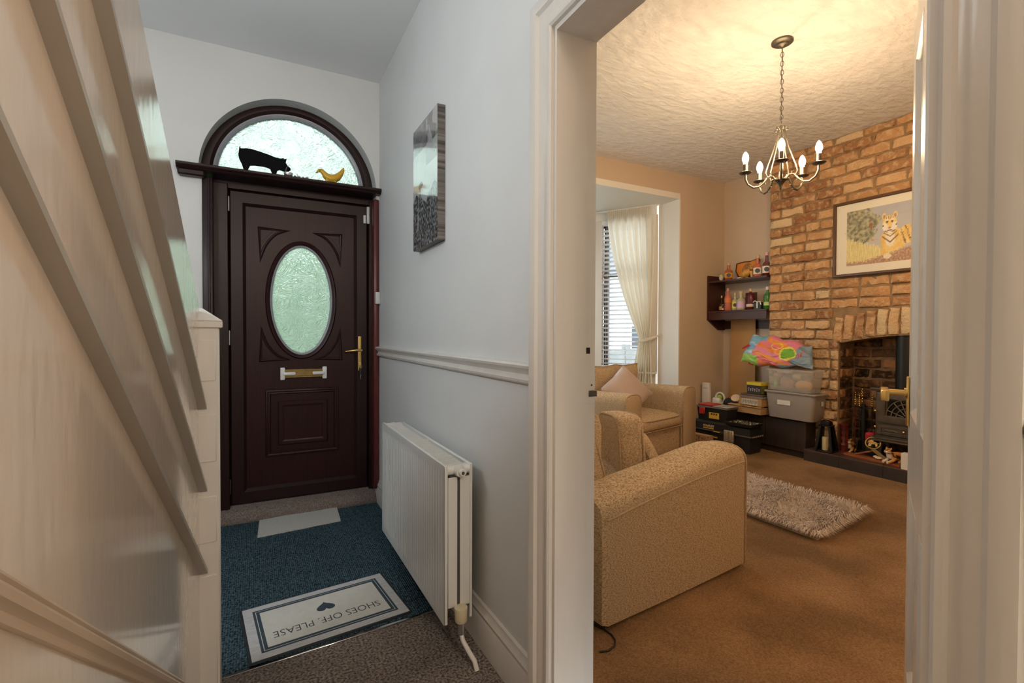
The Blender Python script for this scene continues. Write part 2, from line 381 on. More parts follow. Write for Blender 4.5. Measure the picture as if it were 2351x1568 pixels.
b = MB(); b.box(.862, .890, 1.149, 1.1535, .966, .984, .001); b.cyl((.872, 1.1515, 1.0), (.872, 1.153, 1.0), .003); b.build('strike_lip', M_steel, casing)
# metal strip between the two carpets
b = MB(); ang = R(4.2)
b.box(-.10, .66, -.012, .012, 0, .004, .0015); b.xf(Matrix.Translation((0, 1.875, 0)) @ Matrix.Rotation(ang, 4, 'Z')); struct('trim_4', b, M_chrome)

# ================================================================ SETTING: living room
b = MB(); b.box(XR-.005, XA, -.7, YW, -.12, FL); b.prism([(XR, YW), (4.04, YW), (4.02, 4.12), (3.37, 5.25), (1.55, 5.25), (XR, 4.12)], (0, 0, -.12), (1, 0, 0), (0, 1, 0), (0, 0, .12+FL)); struct('floor', b, M_room_carpet, flat=True)
M_artex = mat('stippled_ceiling_paint', (.78, .76, .73), .75, var=.12, vscale=9, bump=1.0, bscale=13, stretch=(1, 1.8, 1), bdist=.017)
b = MB(); b.box(XR, XA, -.7, YW, H2, H2+.1); struct('ceiling', b, M_artex)
b = MB(); b.box(4.04, XA+.1, YW, YW+.28, -.1, H2+.1); b.box(XR, 4.04, YW, YW+.28, 2.60, H2+.1); struct('wall_window', b, M_room, flat=True)
b = MB(); b.box(XA, XA+.1, -.7, YW, -.1, H2+.1); struct('wall_alcove', b, M_room)
b = MB(); b.box(XR, XA, -.8, -.7, -.1, H2+.1); struct('wall_rear', b, M_room)
# white bay: reveal skin, soffit, walls under and over the windows
BAY = [Vector((4.04, YW, 0)), Vector((4.015, 4.12, 0)), Vector((3.35, 5.27, 0)), Vector((1.55, 5.27, 0)), Vector((.90, 4.12, 0))]
b = MB(); b.box(4.028, 4.044, YW-.002, YW+.30, FL, 2.60); b.prism([(XR, YW-.001), (4.04, YW-.001), (4.02, 4.14), (3.35, 5.30), (1.55, 5.30), (XR, 4.12)], (0, 0, 2.598), (1, 0, 0), (0, 1, 0), (0, 0, .06))
def seg_wall(b, p, q, z0, z1, t):
    d = (q-p).normalized(); n = Vector((d.y, -d.x, 0)); 
    if n.dot(Vector((2.4, 3.9, 0))-p) > 0: n = -n
    b.prism([(0, 0), ((q-p).length, 0), ((q-p).length, t), (0, t)], (p.x, p.y, z0), d, n, (0, 0, z1-z0))
for p, q in zip(BAY[1:], BAY[2:]):
    seg_wall(b, p, q, -.1, .70, .22); seg_wall(b, p, q, 2.50, 2.62, .22)
seg_wall(b, BAY[4], Vector((.90, YW, 0)), -.1, 2.62, .1)
struct('wall_bay', b, M_white, flat=True)
M_frame_out = mat('brown_window_frame', (.05, .022, .014), .35, var=.2, vscale=20)
for k, (p, q) in enumerate(zip(BAY[1:], BAY[2:])):
    d = (q-p).normalized(); L = (q-p).length; n = Vector((d.y, -d.x, 0))
    if n.dot(Vector((2.4, 3.9, 0))-p) > 0: n = -n
    M = axes((p.x, p.y, 0), d, n, (0, 0, 1))
    w = tag(thing('window_%d' % (k+2), None, None, (p.x, p.y, 0)), kind='structure')
    b = MB(); 
    for a in ((0, .07), (L-.07, L), (L*.5-.075, L*.5-.02)): b.box(a[0], a[1], .05, .11, .70, 2.50, .006)
    for z in ((.70, .77), (2.43, 2.50), (1.835, 1.875)): b.box(.07, L-.07, .052, .108, z[0], z[1], .004)
    b.xf(M); b.build('window_frame', M_frame_out, w)
    for a0, a1 in ((.07, L*.5-.075), (L*.5-.02, L-.07)):
        for z0, z1 in ((.77, 1.835), (1.875, 2.43)):
            b = MB(); b.box(a0, a1, .078, .084, z0, z1); b.xf(M); b.build('pane', M_clear, w)
    b = MB(); b.box(-.02, L+.02, -.10, .05, .70, .725, .005); b.xf(M); b.build('window_sill', M_trim, w)
    b = MB(); b.box(-.02, .085, -.012, .05, .725, 2.5, .004); b.box(L*.5-.018, L*.5+.07, -.012, .05, .725, 2.5, .004); b.box(L-.03, L+.03, -.012, .05, .725, 2.5, .004); b.xf(M); b.build('window_casing', M_trim, w)

# ---- chimney breast: mortar core, then every brick
M_mortar = mat('sand_mortar', (.36, .23, .12), .95, var=.35, vscale=14, bump=.8, bscale=70)
def brick_mat(name, base, pale, dark, sooty=0.0):
    m, t, b = nt(name); N = t.nodes; L = t.links; b.inputs['Roughness'].default_value = .92; b.inputs['Specular IOR Level'].default_value = .15
    oi = N.new('ShaderNodeObjectInfo'); ge = N.new('ShaderNodeNewGeometry'); sp = N.new('ShaderNodeSeparateXYZ'); L.new(ge.outputs['Position'], sp.inputs['Vector'])
    cr = N.new('ShaderNodeValToRGB'); e = cr.color_ramp.elements; e[0].color = (*dark, 1); e[1].color = (*pale, 1); e[1].position = .96
    k = e.new(.38); k.color = (*base, 1); k2 = e.new(.7); k2.color = (*[min(1, c*1.15) for c in base], 1); L.new(oi.outputs['Random'], cr.inputs['Fac'])
    nz = N.new('ShaderNodeTexNoise'); nz.inputs['Scale'].default_value = 22; nz.inputs['Detail'].default_value = 6; L.new(ge.outputs['Position'], nz.inputs['Vector'])
    mr = N.new('ShaderNodeMapRange'); mr.inputs['From Min'].default_value = .48; mr.inputs['From Max'].default_value = .66; L.new(nz.outputs['Fac'], mr.inputs['Value'])
    mx = N.new('ShaderNodeMix'); mx.data_type = 'RGBA'; mx.inputs['B'].default_value = (*pale, 1) if not sooty else (.30, .16, .07, 1)
    ml = N.new('ShaderNodeMath'); ml.operation = 'MULTIPLY'; ml.inputs[1].default_value = .55; L.new(mr.outputs['Result'], ml.inputs[0])
    L.new(ml.outputs['Value'], mx.inputs['Factor']); L.new(cr.outputs['Color'], mx.inputs['A']); out = mx.outputs['Result']
    if not sooty:   # old limewash and plaster still clinging to the lower courses
        zr = N.new('ShaderNodeMapRange'); zr.inputs['From Min'].default_value = 1.36; zr.inputs['From Max'].default_value = 1.02; zr.inputs['To Max'].default_value = .75; L.new(sp.outputs['Z'], zr.inputs['Value'])
        n3 = N.new('ShaderNodeTexNoise'); n3.inputs['Scale'].default_value = 9; n3.inputs['Detail'].default_value = 5; L.new(ge.outputs['Position'], n3.inputs['Vector'])
        m3 = N.new('ShaderNodeMapRange'); m3.inputs['From Min'].default_value = .36; m3.inputs['From Max'].default_value = .6; L.new(n3.outputs['Fac'], m3.inputs['Value'])
        mu = N.new('ShaderNodeMath'); mu.operation = 'MULTIPLY'; L.new(zr.outputs['Result'], mu.inputs[0]); L.new(m3.outputs['Result'], mu.inputs[1])
        my = N.new('ShaderNodeMix'); my.data_type = 'RGBA'; L.new(mu.outputs['Value'], my.inputs['Factor']); L.new(out, my.inputs['A']); my.inputs['B'].default_value = (.66, .52, .33, 1); out = my.outputs['Result']
    L.new(out, b.inputs['Base Color'])
    n4 = N.new('ShaderNodeTexNoise'); n4.inputs['Scale'].default_value = 45; n4.inputs['Detail'].default_value = 5; L.new(ge.outputs['Position'], n4.inputs['Vector'])
    bp = N.new('ShaderNodeBump'); bp.inputs['Strength'].default_value = 1.0; bp.inputs['Distance'].default_value = .018; L.new(n4.outputs['Fac'], bp.inputs['Height']); L.new(bp.outputs['Normal'], b.inputs['Normal'])
    return m
M_brick = brick_mat('orange_brick', (.54, .30, .145), (.70, .52, .32), (.31, .135, .065))
M_soot = brick_mat('sooty_brick', (.07, .034, .018), (.34, .17, .075), (.014, .009, .007), 1)
OPY0, OPY1 = 1.20, 2.43     # fire opening
def arch_z(y): t = (y-OPY0)/(OPY1-OPY0)*2-1; return 1.075+.075*(1-t*t)
breast = tag(thing('wall_chimney', None, None, (XB, 2.0, FL)), kind='structure')
b = MB(); b.box(XB+.013, XA, OPY1, 3.08, FL, H2); b.box(XB+.013, XA, .9, OPY0, FL, H2)
pl = [(OPY0, H2), (OPY1, H2)]+[(OPY1-(OPY1-OPY0)*k/16, arch_z(OPY1-(OPY1-OPY0)*k/16)) for k in range(17)]
b.prism(pl, (XB+.013, 0, 0), (0, 1, 0), (0, 0, 1), (XA-XB-.013, 0, 0)); b.build('mortar_core', M_mortar, breast, flat=True)
def brick_mesh(i):
    rd = random.Random(100+i); b = MB(); b.box(-.5, .5, -.5, .5, -.5, .5); bm = b.bm
    bmesh.ops.subdivide_edges(bm, edges=[e for e in bm.edges if abs((e.verts[0].co-e.verts[1].co).y) > .5], cuts=3)
    for v in bm.verts:
        v.co.y *= 1-rd.uniform(0, .04); v.co.z *= 1-rd.uniform(0, .20)
        if v.co.x < 0: v.co.x += rd.uniform(-.16, .16)
    fe = [e for e in bm.edges if all(v.co.x < 0 for v in e.verts) and any(f.normal.x > -.7 for f in e.link_faces)]
    bmesh.ops.bevel(bm, geom=fe, offset=.10, offset_type='OFFSET', segments=1, affect='EDGES')
    return b.mesh('brick', M_brick, sharp=60)
BR = [brick_mesh(i) for i in range(7)]; BS = []
for me in BR:
    c = me.copy(); c.materials.clear(); c.materials.append(M_soot); BS.append(c)
rb = random.Random(5)
def brick(parent, o, y, z, ly, lz, x, pool, rotz=0, tilt=0):
    link(rb.choice(pool), 'brick', parent, (x-o[0]+.025+rb.uniform(-.006, .005), y-o[1], z-o[2]), (tilt, rb.uniform(-.012, .012), rotz+rb.uniform(-.012, .012)), (.055, ly, lz))
CH = .0893; OB = (XB, 2.0, FL); k = 0; z = FL+.045
while z < H2-.012:
    y = 3.08; first = True
    while y > 1.70:
        ln = (.107 if (k % 2 and first) else .217)*rb.uniform(.95, 1.05); first = False
        if rb.random() < .07: ln *= .55
        yc = y-ln/2; y -= ln+.015
        lim = OPY1 if z < 1.09 else (2.475 if z < 1.335 else -9)
        if yc-ln/2 < lim+.02:
            ln2 = yc+ln/2-lim
            if ln2 > .03: brick(breast, OB, lim+ln2/2+.002, z, ln2-.004, .0765, XB, BR)
            continue
        zc, lz = (z, .0765) if z+.040 < H2 else ((z-.0395+H2-.004)/2, H2-.004-z+.0395)
        brick(breast, OB, yc, zc, ln, lz, XB, BR)
    z += CH; k += 1
y = 2.43
while y > 1.70:   # soldier arch over the fire
    brick(breast, OB, y, arch_z(y)+.118, .215, .072, XB, BR, tilt=R(90)+(y-1.8)*.16); y -= .084
recess = tag(thing('wall_recess', None, None, (XA, 2.0, FL)), kind='structure')
M_mortd = mat('smoky_mortar', (.24, .14, .07), .95, var=.6, vscale=10, bump=.6, bscale=60)
b = MB(); b.box(XA-.012, XA, OPY0, OPY1, FL, 1.2); b.box(XB+.03, XA, OPY1-.004, OPY1, FL, 1.09); b.build('mortar_core', M_mortd, recess, flat=True)
OR = (XA, 2.0, FL); k = 0; z = .19
while z < 1.17:
    y = OPY1-.02
    while y > 1.75:
        ln = (.12 if (k % 2 and y > OPY1-.05) else .205)*rb.uniform(.93, 1.07)
        brick(recess, OR, y-ln/2, z, ln, .072, XA-.022, BS); y -= ln+.016
    x = XA-.03
    while x > XB+.04 and z < 1.07:
        ln = (.10 if k % 2 else .19); ln = min(ln, x-XB-.03)
        o = link(rb.choice(BS), 'brick', recess, (x-ln/2-OR[0], OPY1-.002-OR[1], z-FL), (0, 0, R(90)), (.03, ln, .074)); x -= ln+.014
    z += CH; k += 1

# ---- view outside
b = MB(); b.box(-25, 30, YF+.62, 60, -.5, -.32); struct('ground', b, mat('pale_paving', (.62, .62, .61), .9, var=.2, vscale=1.5))
# ================================================================ FRONT DOOR
door = tag(thing('door_1', None, None, (.27, YD, .09)), kind='structure')
LX0, LX1, LZ0, LZ1 = -.142, .684, .092, 2.020      # leaf
PX0, PX1, PZ0, PZ1 = -.043, .592, .195, 1.932      # inset panel
sash = [(0, -.05), (0, .0), (.012, .012), (.075, .012), (.098, -.012), (.098, -.05)]
b = MB(); b.mould([(LX0, YD, LZ0), (LX0, YD, LZ1), (LX1, YD, LZ1), (LX1, YD, LZ0)], [(-a, h) for a, h in sash], (0, -1, 0), True); b.build('sash_frame', M_rosef, door, sharp=30)
OC = (.267, 1.362); ORX, ORZ = .185, .352
def oval(rx, rz, n=64): return [(OC[0]+rx*math.cos(2*math.pi*k/n), OC[1]+rz*math.sin(2*math.pi*k/n)) for k in range(n)]
def rect_ring(x0, x1, z0, z1, n=64):
    out = []
    for k in range(n):
        a = 2*math.pi*k/n; c, s = math.cos(a)*ORX, math.sin(a)*ORZ
        t = min([((x1 if c > 0 else x0)-OC[0])/c if abs(c) > 1e-9 else 1e9, ((z1 if s > 0 else z0)-OC[1])/s if abs(s) > 1e-9 else 1e9])
        out.append((OC[0]+c*t, OC[1]+s*t))
    for cx, cz in ((x0, z0), (x0, z1), (x1, z0), (x1, z1)):
        i = min(range(n), key=lambda q: (out[q][0]-cx)**2+(out[q][1]-cz)**2); out[i] = (cx, cz)
    return out
ya, yb = YD+.006, YD+.032
b = MB()
def pt(ring, y): return [(x, y, z) for x, z in ring]
rr, ov = rect_ring(PX0-.01, PX1+.01, PZ0-.01, PZ1+.01), oval(ORX+.015, ORZ+.015)
b.loft([pt(rr, yb), pt(rr, ya), pt(ov, ya), pt(ov, yb)], False, True); b.build('door_panel', M_rose, door, flat=True)
def ovalpath(rx, rz, n=72): return [(OC[0]+rx*math.cos(2*math.pi*k/n), YD+.006, OC[1]+rz*math.sin(2*math.pi*k/n)) for k in range(n)]
b = MB(); b.mould(ovalpath(ORX, ORZ), [(-.028, 0), (-.027, .006), (-.020, .012), (-.012, .010), (-.006, .004), (0, .002), (0, -.02), (-.028, -.02)], (0, -1, 0), True); b.build('oval_moulding', M_rose, door, sharp=50)
b = MB(); b.mould(ovalpath(ORX, ORZ), [(0, .0015), (.006, .0005), (.012, -.004), (.012, -.02), (0, -.02)], (0, -1, 0), True); b.build('oval_bead', mat('grey_glazing_bead', (.30, .32, .36), .3, var=.1, vscale=30), door, sharp=50)
b = MB(); b.prism(oval(ORX+.004, ORZ+.004), (0, YD+.014, 0), (1, 0, 0), (0, 0, 1), (0, .008, 0)); b.build('oval_glass', M_obscure, door)
# raised corner ornaments: a triangle with a hollow curved side
for sx, sz, cx, cz in ((1, -1, .032, 1.795), (-1, -1, .500, 1.795), (1, 1, .036, .985), (-1, 1, .500, .985)):
    a = [(0, 0)]+[(.112*(1-math.cos(t))**.8, .150*(1-math.sin(t))**.8) for t in [math.pi/2*(1-k/10) for k in range(11)]]
    P3 = [(cx+sx*u, YD+.006, cz+sz*v) for u, v in a]
    if sx*sz < 0: P3 = P3[::-1]
    b = MB(); b.mould(P3, [(0, 0), (-.003, .006), (-.009, .008), (-.014, .003), (-.018, 0)], (0, -1, 0), True)
    c = [(cx+sx*(.010+u*.55), cz+sz*(.012+v*.55)) for u, v in a]
    b.prism(c, (0, YD+.006, 0), (1, 0, 0), (0, 0, 1), (0, -.004, 0)); b.build('corner_ornament', M_rose, door, sharp=30)
def rect_mould(x0, x1, z0, z1, prof, name):
    b = MB(); b.mould([(x0, YD+.006, z0), (x0, YD+.006, z1), (x1, YD+.006, z1), (x1, YD+.006, z0)], prof, (0, -1, 0), True); b.build(name, M_rose, door, sharp=30)
rect_mould(.052, .492, .366, .792, [(0, 0), (-.004, .008), (-.012, .011), (-.019, .007), (-.026, .009), (-.032, 0)], 'panel_moulding')
rect_mould(.124, .422, .432, .714, [(0, 0), (-.006, .006), (-.022, .007), (-.034, .002), (-.036, -.002)], 'panel_moulding')
lp = MB(); lp.box(.155, .400, YD-.004, YD+.006, .862, .918, .003); lp.box(.160, .395, YD-.008, YD-.003, .872, .908, .002); plate = lp.build('letter_plate', M_brassd, door)
for x in (.152, .403):
    s = 1 if x < .2 else -1
    b = MB(); b.box(x-.014, x+.014, YD-.010, YD+.006, .850, .930, .006, seg=2); b.box(x, x+s*.075, YD-.016, YD-.007, .880, .900, .005, seg=2); b.build('clip', M_plw, plate)
h = MB(); h.sbox((.627, YD-.012, 1.012), (.014, .006, .118), .006, n=4); hand = h.build('handle_plate', M_brass, door)
b = MB(); b.cyl((.627, YD-.01, 1.035), (.627, YD-.055, 1.035), .010); b.tube([(.630, YD-.052, 1.036), (.60, YD-.056, 1.036), (.565, YD-.056, 1.033), (.528, YD-.050, 1.028)], [.010, .009, .008, .006], 10); b.build('lever', M_brass, hand)
b = MB(); b.cyl((.627, YD-.016, .942), (.627, YD-.024, .942), .009); b.build('lock_cylinder', M_brass, hand)
for z in (1.93, 1.12, .21):
    b = MB(); b.box(-.160, -.136, YD-.020, YD+.004, z-.045, z+.045, .003); b.cyl((-.150, YD-.020, z-.05), (-.150, YD-.020, z+.05), .006, n=8); b.build('hinge', M_plw if z > .5 else M_steel, door)
# keys in the lock
k = thing('key_bunch', 'small key ring hanging from the front door lock', 'keys', (.627, YD-.026, .935))
b = MB(); b.box(.6255, .6285, YD-.050, YD-.022, .936, .949, .001); b.build('lock_key', M_chrome, k)
b = MB(); b.tube([(.627+.011*math.cos(a), YD-.044, .926+.011*math.sin(a)) for a in [2*math.pi*q/18 for q in range(18)]], .0012, 6, True); b.build('ring', M_chrome, k)
b = MB(); b.sbox((.627, YD-.044, .892), (.008, .003, .022), .003, n=3); b.build('fob', M_blkp, k)
b = MB(); b.box(.6255, .6290, YD-.046, YD-.043, .838, .874, .001); b.build('hanging_key', M_chrome, k)

# frame around the door, ledge above it, arched fanlight
f = tag(thing('trim_5', None, None, (.23, YF, 0)), kind='structure')
b = MB(); b.box(-.268, -.215, YF-.018, YF+.09, .0, 2.045, .006, seg=2); b.box(-.240, -.228, YF-.026, YF, 0, 2.045, .005, seg=2); b.build('left_cover_strip', M_rosef, f)
b = MB(); b.box(-.225, -.142, YF+.06, YD+.06, .04, 2.045, .004); b.box(.684, .722, YF+.07, YD+.06, .04, 2.045, .004); b.box(-.142, .684, YF+.07, YD+.06, 2.020, 2.045); b.build('frame', M_rosef, f)
b = MB(); b.box(.700, .738, YF-.010, YF+.08, .10, 2.045, .010, seg=3); b.build('right_cover_strip', mat('red_brown_strip', (.12, .022, .022), .3, var=.3, vscale=6), f)
led = struct('trim_6', MB().prism([(0, .030), (.006, .034), (.175, .034), (.175, 0), (.022, 0), (.016, .004), (.012, .010), (.004, .014), (0, .020)], (-.386, 3.245, 2.068), (0, 1, 0), (0, 0, 1), (1.124, 0, 0)), M_rosef, sharp=25)
b = MB(); b.box(-.380, -.25, 3.262, YF, 2.034, 2.070, .008); b.build('end_block', M_rosef, led, world=True)
w1 = tag(thing('window_1', None, None, (ARX, YD, ARZ)), kind='structure')
AP = [(ARX-ARR*math.cos(math.pi*k/56), YD+.01, ARZ+.015+(ARR-.0)*math.sin(math.pi*k/56)) for k in range(57)]
b = MB(); b.mould(AP, [(0, 0), (-.004, .010), (-.030, .012), (-.045, .010), (-.062, -.004), (-.062, -.05), (0, -.05)], (0, -1, 0)); b.box(ARX-ARR, ARX+ARR, YD, YD+.06, 2.045, 2.12); b.build('arched_frame', M_rosef, w1, sharp=30)
b = MB(); b.mould(AP, [(-.062, -.004), (-.072, -.006), (-.086, -.016), (-.086, -.04), (-.062, -.04)], (0, -1, 0)); b.box(ARX-ARR+.07, ARX+ARR-.07, YD+.014, YD+.04, 2.12, 2.128); b.build('glazing_bead', mat('grey_glazing_bead', (.3, .32, .36), .3), w1, sharp=30)
gp = [(ARX-(ARR-.075)*math.cos(math.pi*k/40), ARZ+.015+(ARR-.075)*math.sin(math.pi*k/40)) for k in range(41)]
b = MB(); b.prism(gp, (0, YD+.03, 0), (1, 0, 0), (0, 0, 1), (0, .008, 0)); b.build('fanlight_glass', M_obscure, w1)
M_greyp = mat('grey_white_plastic', (.66, .68, .69), .4, var=.05, vscale=12)
# contact sensor, bell push, carpeted step
s = thing('door_sensor', 'white two-piece contact sensor at top right of front door', 'sensor', (.68, YD-.02, 1.89))
b = MB(); b.box(.672, .690, YD-.034, YD-.012, 1.893, 2.008, .004, seg=2); b.build('sensor_body', M_greyp, s)
b = MB(); b.box(.650, .667, YD-.030, YD-.012, 1.893, 1.950, .004, seg=2); b.build('magnet', M_greyp, s)
single('call_unit', MB().box(.708, .739, YF-.032, YF-.0105, 1.345, 1.425, .004, seg=2), M_greyp, 'small white plastic box on the frame right of the front door', 'sensor')
def step_pt(u, v):
    x = -.262+u*1.0; pr = [(3.470, .090), (3.420, .089), (3.375, .080), (3.345, .066), (3.326, .042), (3.318, .018), (3.318, .0)]
    q = v*(len(pr)-1); i = min(int(q), len(pr)-2); t = q-i; y = pr[i][0]*(1-t)+pr[i+1][0]*t; z = pr[i][1]*(1-t)+pr[i+1][1]*t
    k = noise.noise(Vector((x*60, y*60, z*60)))*.003; return (x, y-k, max(0.001, z+k))
step = MB().grid(150, 24, step_pt)
M_step = carpet('mauve_step_carpet', (.17, .135, .12), (.36, .30, .27), 170, .8)
struct('trim_7', step, M_step)
rs = random.Random(3); fz = MB()
for q in range(5200):   # pile along the rolled front of the step
    p = Vector(step_pt(rs.random(), rs.uniform(.25, 1))); d = Vector((rs.uniform(-.5, .5), rs.uniform(-1, -.2), rs.uniform(-.1, .8))).normalized()*rs.uniform(.004, .009); sd = d.orthogonal().normalized()*.0012
    vs = [fz.bm.verts.new(v) for v in (p-sd, p+sd, p+d)]; fz.bm.faces.new(vs)
o = fz.build('carpet_pile', M_step, None, flat=True); tag(o, kind='stuff'); o.parent = bpy.data.objects['trim_7']

# ================================================================ floor coverings of the hall
b = MB(); b.prism([(-.115, 1.872), (.66, 1.925), (.72, 1.93), (.72, 3.318), (-.255, 3.318), (-.255, 1.86)], (0, 0, .0005), (1, 0, 0), (0, 1, 0), (0, 0, .006))
single('entrance_carpet', b, M_blue, 'dark blue ribbed carpet covering the hall floor before the front door', 'carpet', flat=True)
def off_pt(u, v, z): return (.004+u*.449+(v*.012), 3.042+v*.262+u*.042, z+.002*noise.noise(Vector((u*5, v*5, 2))))
b = MB(); b.grid(20, 10, lambda u, v: off_pt(u, v, .0155)).grid(20, 10, lambda u, v: off_pt(u, v, .0072))
rim = [(u/20, 0) for u in range(21)]+[(1, v/10) for v in range(1, 11)]+[(1-u/20, 1) for u in range(1, 21)]+[(0, 1-v/10) for v in range(1, 10)]
b.loft([[off_pt(u, v, .0072) for u, v in rim], [off_pt(u, v, .0155) for u, v in rim]], False); bmesh.ops.remove_doubles(b.bm, verts=b.bm.verts[:], dist=.0005)
o = single('carpet_offcut', b, M_offcut, 'cream carpet offcut lying on the blue carpet by the step', 'mat')
# doormat with print
mat_o = thing('doormat', 'cream and grey doormat with blue borders reading SHOES OFF. PLEASE', 'mat', (.2495, 2.0975, .0068), R(5.9))
MW, MD = .592, .392
b = MB(); b.box(-MW/2, MW/2, -MD/2, MD/2, 0, .006, .002); b.build('rubber_edge', mat('mat_rubber_navy', (.016, .022, .032), .7, var=.2, vscale=40), mat_o, world=False)
b = MB(); b.box(-MW/2+.010, MW/2-.010, -MD/2+.010, MD/2-.010, .005, .0075); b.build('border', mat('mat_marbled_grey', (.60, .60, .60), .8, col2=(.44, .45, .48), vscale=25, stretch=(1, 6, 1), bump=.2, bscale=300), mat_o, world=False)
def ring(i0, i1, z): 
    b = MB(); b.mould([(-MW/2+i0, -MD/2+i0, z), (-MW/2+i0, MD/2-i0, z), (MW/2-i0, MD/2-i0, z), (MW/2-i0, -MD/2+i0, z)], [(0, 0), (0, .0006), (-(i1-i0), .0006), (-(i1-i0), 0)], (0, 0, 1), True); return b
navy = mat('mat_navy_print', (.045, .075, .105), .85, var=.25, vscale=120)
b = MB(); b.box(-MW/2+.052, MW/2-.052, -MD/2+.052, MD/2-.052, .0075, .0080); b.build('field', mat('mat_cream', (.66, .66, .615), .85, var=.08, vscale=30, bump=.2, bscale=300), mat_o, world=False)
ring(.044, .053, .0075).build('inner_line', navy, mat_o, world=False); ring(.0555, .0675, .0078).build('outer_line', navy, mat_o, world=False)
b = text_mb('SHOES OFF. PLEASE', .060, .0002, Matrix.Translation((0, -.058, .0082)) @ Matrix.Rotation(math.pi, 4, 'Z'), -.0006, 1.0)
xs = [v.co.x for v in b.bm.verts]; kx = .405/(max(xs)-min(xs)); cx = (max(xs)+min(xs))/2; b.warp(lambda c: Vector(((c.x-cx)*kx, c.y, c.z)))
b.build('lettering', mat('mat_letter_print', (.04, .055, .07), .85, var=.1), mat_o, world=False, flat=True)
hp = [(.036*math.sin(t)**3, .0026*(13*math.cos(t)-5*math.cos(2*t)-2*math.cos(3*t)-math.cos(4*t))*.9) for t in [2*math.pi*k/40 for k in range(40)]]
b = MB(); b.prism(hp, (.006, .034, .008), (1, 0, 0), (0, -1, 0), (0, 0, .0006)); b.build('heart', navy, mat_o, world=False, flat=True)

# ================================================================ things on the ledge and on the hall wall
LZ = 2.102
pig = [(-.083, 2.22), (-.080, 2.246), (-.074, 2.248), (-.076, 2.238), (-.070, 2.236), (-.045, 2.243), (-.015, 2.243), (.03, 2.236), (.08, 2.226), (.115, 2.217), (.140, 2.214), (.160, 2.222), (.158, 2.212), (.178, 2.220), (.172, 2.206), (.170, 2.195), (.180, 2.180), (.196, 2.172), (.200, 2.160), (.188, 2.150), (.160, 2.146), (.135, 2.152), (.122, 2.146), (.118, 2.125), (.117, LZ), (.099, LZ), (.096, 2.125), (.086, 2.150), (.060, 2.158), (.0, 2.156), (-.025, 2.153), (-.034, 2.135), (-.037, LZ), (-.057, LZ), (-.058, 2.13), (-.068, 2.155), (-.081, 2.180), (-.086, 2.205)]
b = MB(); b.prism([(x, LZ+(z-LZ)*1.10) for x, z in pig], (0, 3.34, 0), (1, 0, 0), (0, 0, 1), (0, .009, 0)); bmesh.ops.bevel(b.bm, geom=[e for e in b.bm.edges if abs((e.verts[0].co-e.verts[1].co).y) < .001], offset=.0015, affect='EDGES')
single('pig_silhouette', b, mat('black_painted_board', (.006, .007, .007), .8, spec=.1, var=.2, vscale=20), 'flat black pig ornament standing on the ledge under the fanlight', 'ornament', flat=True)
def bowl(x, r, h, lab, y=3.30):
    b = MB(); b.lathe([(r*.6, 0), (r*.85, h*.3), (r, h*.9), (r, h), (r*.93, h), (r*.78, h*.35), (r*.5, .004), (.0005, .003)], (x, y, LZ), 18); o = single('metal_pot', b, M_chrome, lab, 'pot'); return o
p = bowl(.183, .027, .030, 'largest metal pot on the ledge, under the pig snout'); b = MB(); b.tube([(.165, 3.30, LZ+.02), (.172, 3.305, LZ+.06), (.19, 3.305, LZ+.085)], .0012, 6); b.build('wick', mat('grey_wire', (.35, .36, .35), .5), p)
p = bowl(.2335, .019, .018, 'middle small metal tealight cup on the ledge'); b = MB(); b.lathe([(.004, .01), (.004, .024), (.001, .03)], (.2335, 3.30, LZ), 8); b.build('wick', mat('grey_wire', (.35, .36, .35), .5), p)
bowl(.280, .019, .018, 'small metal tealight cup nearest the yellow bird ornament')
M_banana = mat('yellow_resin', (.78, .46, .04), .35, var=.12, vscale=14)
bd = thing('banana_bird', 'yellow banana shaped bird ornament on the door ledge', 'ornament', (.43, 3.31, LZ))
sp = [(.347, 2.166), (.360, 2.178), (.374, 2.180), (.387, 2.168), (.402, 2.150), (.425, 2.138), (.450, 2.140), (.472, 2.154), (.492, 2.178), (.504, 2.200), (.509, 2.218)]
b = MB(); b.tube([(x, 3.31, z) for x, z in sp], [.003, .011, .014, .015, .022, .027, .027, .023, .017, .011, .004], 12); b.build('body', M_banana, bd)
b = MB(); b.tube([(.351, 3.31, 2.167), (.340, 3.31, 2.160)], [.006, .0015], 8); b.build('beak', mat('brown_tip', (.25, .12, .02), .5), bd)
for x in (.405, .452): 
    for dy in (-.010, .010):
        b = MB(); b.cyl((x, 3.31+dy, LZ), (x+.004, 3.31+dy, 2.130), .006, .009, 8); b.build('leg', M_banana, bd)
for dy in (-.012, .012): b = MB(); b.ell((.364, 3.31+dy, 2.177), (.003, .003, .003), 8, 5); b.build('eye', M_blkp, bd)
